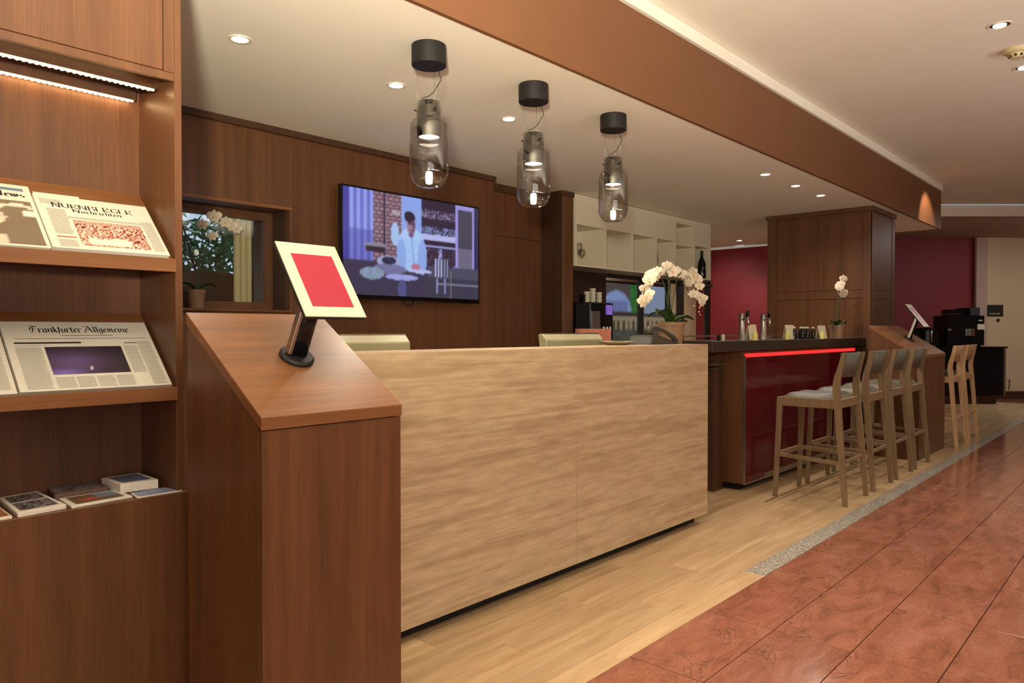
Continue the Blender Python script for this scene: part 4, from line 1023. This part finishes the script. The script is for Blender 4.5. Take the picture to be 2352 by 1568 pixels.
def menu(x, y, label, w_=.085):
    t = thing('menu_card', label, 'menu', (x, y, 1.11), 'menu cards on the bar')
    MB().hexa([(x - w_ / 2, y - .02, 1.112), (x + w_ / 2, y - .04, 1.112), (x + w_ / 2, y - .038, 1.112), (x - w_ / 2, y - .018, 1.112)], [(x - w_ / 2, y, 1.232), (x + w_ / 2, y - .02, 1.232), (x + w_ / 2, y - .018, 1.232), (x - w_ / 2, y + .002, 1.232)]).build('front_leaf', card_m, t)
    MB().hexa([(x - w_ / 2, y + .02, 1.112), (x + w_ / 2, y + .0, 1.112), (x + w_ / 2, y + .002, 1.112), (x - w_ / 2, y + .022, 1.112)], [(x - w_ / 2, y, 1.231), (x + w_ / 2, y - .02, 1.231), (x + w_ / 2, y - .018, 1.231), (x - w_ / 2, y + .002, 1.231)]).build('rear_leaf', card_m, t)
menu(5.62, 2.52, 'beige menu card between the two beer taps', .11); menu(6.26, 2.47, 'beige menu card left of the small bottles', .13); menu(7.03, 2.47, 'beige menu card beside the far bar orchid', .13)
def candle(x, y, label):
    t = thing('candle_glass', label, 'candle', (x, y, 1.11), 'candle glasses on the bar')
    MB().lathe([(0, 0), (.020, 0), (.023, .05), (.021, .05), (.018, .004), (0, .004)], (x, y, 1.11), 16).build('glass', candle_g, t)
    MB().lathe([(0, .004), (.012, .004), (.012, .062), (0, .066)], (x, y, 1.11), 12).build('wax', candle_g, t)
candle(5.40 - .06, 2.36, 'yellow candle glass on the bar between the taps'); candle(6.02, 2.38, 'yellow candle glass in front of the middle menu card'); candle(6.82, 2.38, 'pale candle glass in front of the far menu card')
spots_ = [(6.32, 2.44), (6.38, 2.47), (6.46, 2.42), (6.52, 2.46), (6.60, 2.43), (6.66, 2.47), (6.76, 2.44)]
nm = ['leftmost', 'second from left', 'third from left', 'middle', 'third from right', 'second from right', 'rightmost']
for (x, y), q in zip(spots_, nm):
    t = thing('small_bottle', 'small dark bottle with pale cap on the bar, ' + q + ' of the seven', 'bottle', (x, y, 1.11), 'small dark bottles on the bar')
    mb = MB(); mb.smooth = True; mb.lathe([(0, 0), (.020, 0), (.021, .005), (.021, .065), (.009, .085), (.009, .095)], (x, y, 1.11), 14); mb.build('body', bottle_m, t)
    MB().lathe([(0, .093), (.011, .093), (.011, .108), (0, .108)], (x, y, 1.11), 12).build('cap', cream, t)
for x, l in ((5.03, 'tiny dark shaker on the bar left of the taps'), (5.10, 'tiny pale shaker on the bar left of the taps')):
    mb = MB(); mb.lathe([(0, 0), (.014, 0), (.012, .035), (.008, .045), (0, .048)], (0, 0, 0), 12); o = mb.build('shaker', black_gloss if 'dark' in l else cream); o.location = (x, 2.5, 1.11); tag(o, l, 'shaker')

# ------------------------------------------------------------ bar stools
def make_stool(back_m, wd, label, x, group):
    """stool facing +y (towards the bar); origin on the floor under its centre"""
    y = 1.87
    t = thing('bar_stool', label, 'bar stool', (x, y, 0), group)
    hf, ht = .225, .205
    for s in (-1, 1):
        MB().bar((x + s * hf, 2.112, 0), (x + s * ht, 2.085, .712), .026, .028, .034, .036).build('leg', wd, t, .002)
        m = MB()
        pts = [((x + s * hf, 1.632, 0), .028, .030), ((x + s * (ht + .004), 1.688, .66), .032, .042), ((x + s * ht, 1.70, .80), .032, .044), ((x + s * (ht - .004), 1.694, .86), .032, .040), ((x + s * (ht - .008), 1.650, 1.032), .028, .024)]
        for (a, b) in zip(pts[:-1], pts[1:]): m.bar(a[0], b[0], a[1], a[2], b[1], b[2])
        m.build('leg', wd, t)
        m = MB(); a = Vector((x + s * (ht + .002), 1.70, .683)); b = Vector((x + s * (ht + .001), 2.075, .683))
        m.hexa([a + Vector((-.012, 0, -.032)), a + Vector((.012, 0, -.032)), a + Vector((.012, 0, .03)), a + Vector((-.012, 0, .03))], [b + Vector((-.012, 0, -.032)), b + Vector((.012, 0, -.032)), b + Vector((.012, 0, .03)), b + Vector((-.012, 0, .03))])
        m.build('seat_rail', wd, t, .002)
        m = MB(); a = Vector((x + s * (hf - .008), 1.66, .285)); b = Vector((x + s * (hf - .010), 2.10, .305))
        m.hexa([a + Vector((-.010, 0, -.016)), a + Vector((.010, 0, -.016)), a + Vector((.010, 0, .012)), a + Vector((-.010, 0, .012))], [b + Vector((-.010, 0, -.016)), b + Vector((.010, 0, -.016)), b + Vector((.010, 0, .012)), b + Vector((-.010, 0, .012))])
        m.build('stretcher', wd, t, .002)
    B(x - ht + .012, x + ht - .012, 1.682, 1.706, .652, .712).build('seat_rail', wd, t, .002)
    B(x - ht + .012, x + ht - .012, 2.072, 2.096, .652, .712).build('seat_rail', wd, t, .002)
    B(x - hf + .016, x + hf - .016, 2.09, 2.112, .285, .32).build('foot_rest', wd, t, .002)
    B(x - hf + .016, x + hf - .016, 1.650, 1.668, .275, .300).build('stretcher', wd, t, .002)
    # saddle cushion
    m = MB(); m.smooth = True; nx, ny = 10, 12; vs = []
    for j in range(ny + 1):
        v = j / ny
        for i in range(nx + 1):
            u = i / nx; edge = min(1, 8 * u * (1 - u)) ** .5 * min(1, 8 * v * (1 - v)) ** .5
            zz = .716 + .032 * edge + .022 * (1 - math.sin(PI * v)) * edge * (1 if v < .5 else .35) - .008 * math.sin(PI * u) * edge
            vs.append((x + (u - .5) * 2 * (ht - .022), 1.708 + v * .368, zz))
    fs = [(j * (nx + 1) + i, j * (nx + 1) + i + 1, (j + 1) * (nx + 1) + i + 1, (j + 1) * (nx + 1) + i) for j in range(ny) for i in range(nx)]
    m.add(vs, fs)
    m.build('seat_cushion', seat_fab, t)
    B(x - ht + .018, x + ht - .018, 1.706, 2.078, .70, .7165).build('seat_board', wd, t)
    # curved back panel
    m = MB(); m.smooth = True; n = 8; vs = []
    for i in range(n + 1):
        u = i / n; cx = x + (u - .5) * 2 * (ht - .020); bow = -.030 * math.sin(PI * u)
        vs += [(cx, 1.700 + bow, .862), (cx, 1.662 + bow, 1.030), (cx, 1.676 + bow, 1.032), (cx, 1.714 + bow, .862)]
    fs = [(i * 4 + k, i * 4 + (k + 1) % 4, i * 4 + 4 + (k + 1) % 4, i * 4 + 4 + k) for i in range(n) for k in range(4)] + [(0, 1, 2, 3), tuple(n * 4 + k for k in range(4))]
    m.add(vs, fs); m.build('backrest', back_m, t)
    return t
G1 = 'wooden bar stools at the red bar'
st = make_stool(back_grey, stool_wood, 'nearest oak bar stool with grey backrest at the red bar', 5.354, G1)
for x, l in ((5.972, 'second oak bar stool from the near end of the red bar'), (6.564, 'third oak bar stool from the near end of the red bar'), (7.132, 'fourth oak bar stool, in front of the far lectern')):
    dup(st, (x, 1.87, 0), l)
G2 = 'brightly lit bar stools beyond the far lectern'
s2_ = make_stool(stool_lit, stool_lit, 'nearer oak bar stool in brightly lit colour beyond the far lectern', 8.73, G2)
dup(s2_, (9.33, 1.87, 0), 'farther oak bar stool in brightly lit colour beside the black buffet')

# ------------------------------------------------------------ buffet station and far items
bf = thing('buffet_station', 'black gloss buffet cabinet at the far hall behind the far stools', 'cabinet', FR(11.9, 7.2, 0))
slab(11.75, 12.3, 6.2, 7.92, .14, .905).build('cabinet', black_gloss, bf)
slab(11.72, 12.33, 6.15, 7.95, .905, .93).build('top', black_gloss, bf)
slab(11.74, 11.75, 7.90, 7.93, .14, .905).build('edge_profile', chrome, bf)
slab(11.85, 12.25, 6.3, 7.85, 0, .14).build('plinth', wood_dark, bf)
slab(11.845, 11.85, 7.70, 7.86, .13, .145).build('kick_glint', chrome, bf)  # reflection along the kick, added as a bright chrome line
def fbox(t, name, d0, d1, r0, r1, z0, z1, m): return slab(d0, d1, r0, r1, z0, z1).build(name, m, t, .004)
c2 = thing('coffee_machine', 'large black coffee machine with small light panel at the far buffet', 'coffee machine', FR(11.9, 7.3, .93))
fbox(c2, 'body', 11.8, 12.2, 7.02, 7.62, .95, 1.43, black_gloss)
fbox(c2, 'bean_hopper', 11.85, 12.1, 7.10, 7.34, 1.43, 1.53, black_gloss); fbox(c2, 'cup_rail', 11.82, 11.84, 6.95, 7.25, 1.445, 1.46, chrome)
fbox(c2, 'panel_light', 11.785, 11.8, 7.50, 7.62, 1.20, 1.29, cream); fbox(c2, 'badge', 11.785, 11.8, 7.52, 7.58, 1.34, 1.36, cream)
fbox(c2, 'spout', 11.72, 11.8, 7.36, 7.42, 1.10, 1.22, chrome); fbox(c2, 'side_unit', 11.82, 12.2, 7.40, 7.56, 1.43, 1.56, black_metal)
fbox(c2, 'knob', 11.77, 11.8, 7.05, 7.08, 1.18, 1.22, chrome); fbox(c2, 'feet', 11.85, 12.1, 7.05, 7.6, .93, .95, black_metal)
c3 = thing('coffee_urn', 'low black coffee urn with chrome edges left of the far machine', 'coffee urn', FR(11.6, 6.8, .93))
mb = MB(); p = Fd * 11.95 + Rd * 6.75
mb.lathe([(0, 0), (.2, 0), (.21, .02), (.21, .26), (.18, .30), (0, .31)], (p.x, p.y, .93), 24); mb.build('body', black_gloss, c3)
mb = MB(); mb.tube([(p.x - .17, p.y - .13, 1.0), (p.x - .17, p.y - .13, 1.22)], .012, 8); mb.build('chrome_edge', chrome, c3)
for r_, l in ((6.42, 'white slim bottle left of the far coffee urn'),):
    q = Fd * 11.8 + Rd * r_; mb = MB(); mb.lathe([(0, 0), (.03, 0), (.03, .16), (.012, .22), (.012, .25), (0, .25)], (0, 0, 0), 14); o = mb.build('bottle', cream); o.location = (q.x, q.y, .93); tag(o, l, 'bottle')
sg = thing('wall_sign', 'small dark sign with pale lettering on the far beige wall', 'sign', FR(12.765, 8.43, 1.54))
slab(12.758, 12.77, 8.287, 8.565, 1.437, 1.635).build('plate', mat('sign_black', (40, 34, 26), .4), sg)
mb = MB(); r_ = 8.33
for wd in (.03, .02, .035, .012, .03, .025):
    mb.hexa([FR(12.756, r_, 1.47), FR(12.756, r_ + wd * .85, 1.47), FR(12.758, r_ + wd * .85, 1.47), FR(12.758, r_, 1.47)], [FR(12.756, r_, 1.495), FR(12.756, r_ + wd * .85, 1.495), FR(12.758, r_ + wd * .85, 1.495), FR(12.758, r_, 1.495)]); r_ += wd + .006
mb.build('lettering', mat('sign_letters', (170, 150, 110), .5), sg)
mb = MB(); p = Vector(FR(12.758, 8.48, 1.37)); mb.tube([p, p - Fd * -.008], .0001) if False else None
T_ = Matrix.Translation(p) @ (-Fd).to_track_quat('Z', 'Y').to_matrix().to_4x4(); mb.T = T_
mb.lathe([(0, -.01), (.028, -.01), (.028, .008), (0, .01)], (0, 0, 0), 20); tag(mb.build('wall_button', wood_dark), 'round brown button on the wall below the small sign', 'button')
t = thing('wall_socket', 'small beige wall socket with cable above the far baseboard', 'socket', FR(12.76, 8.68, .35))
slab(12.76, 12.772, 8.64, 8.72, .31, .39).build('plate', beige_wall, t)
p = Fd * 12.75 + Rd * 8.68; MB().tube([(p.x, p.y, .34), (p.x + .01, p.y, .25), (p.x, p.y + .01, .15)], .006, 6).build('cable', wood_dark, t)
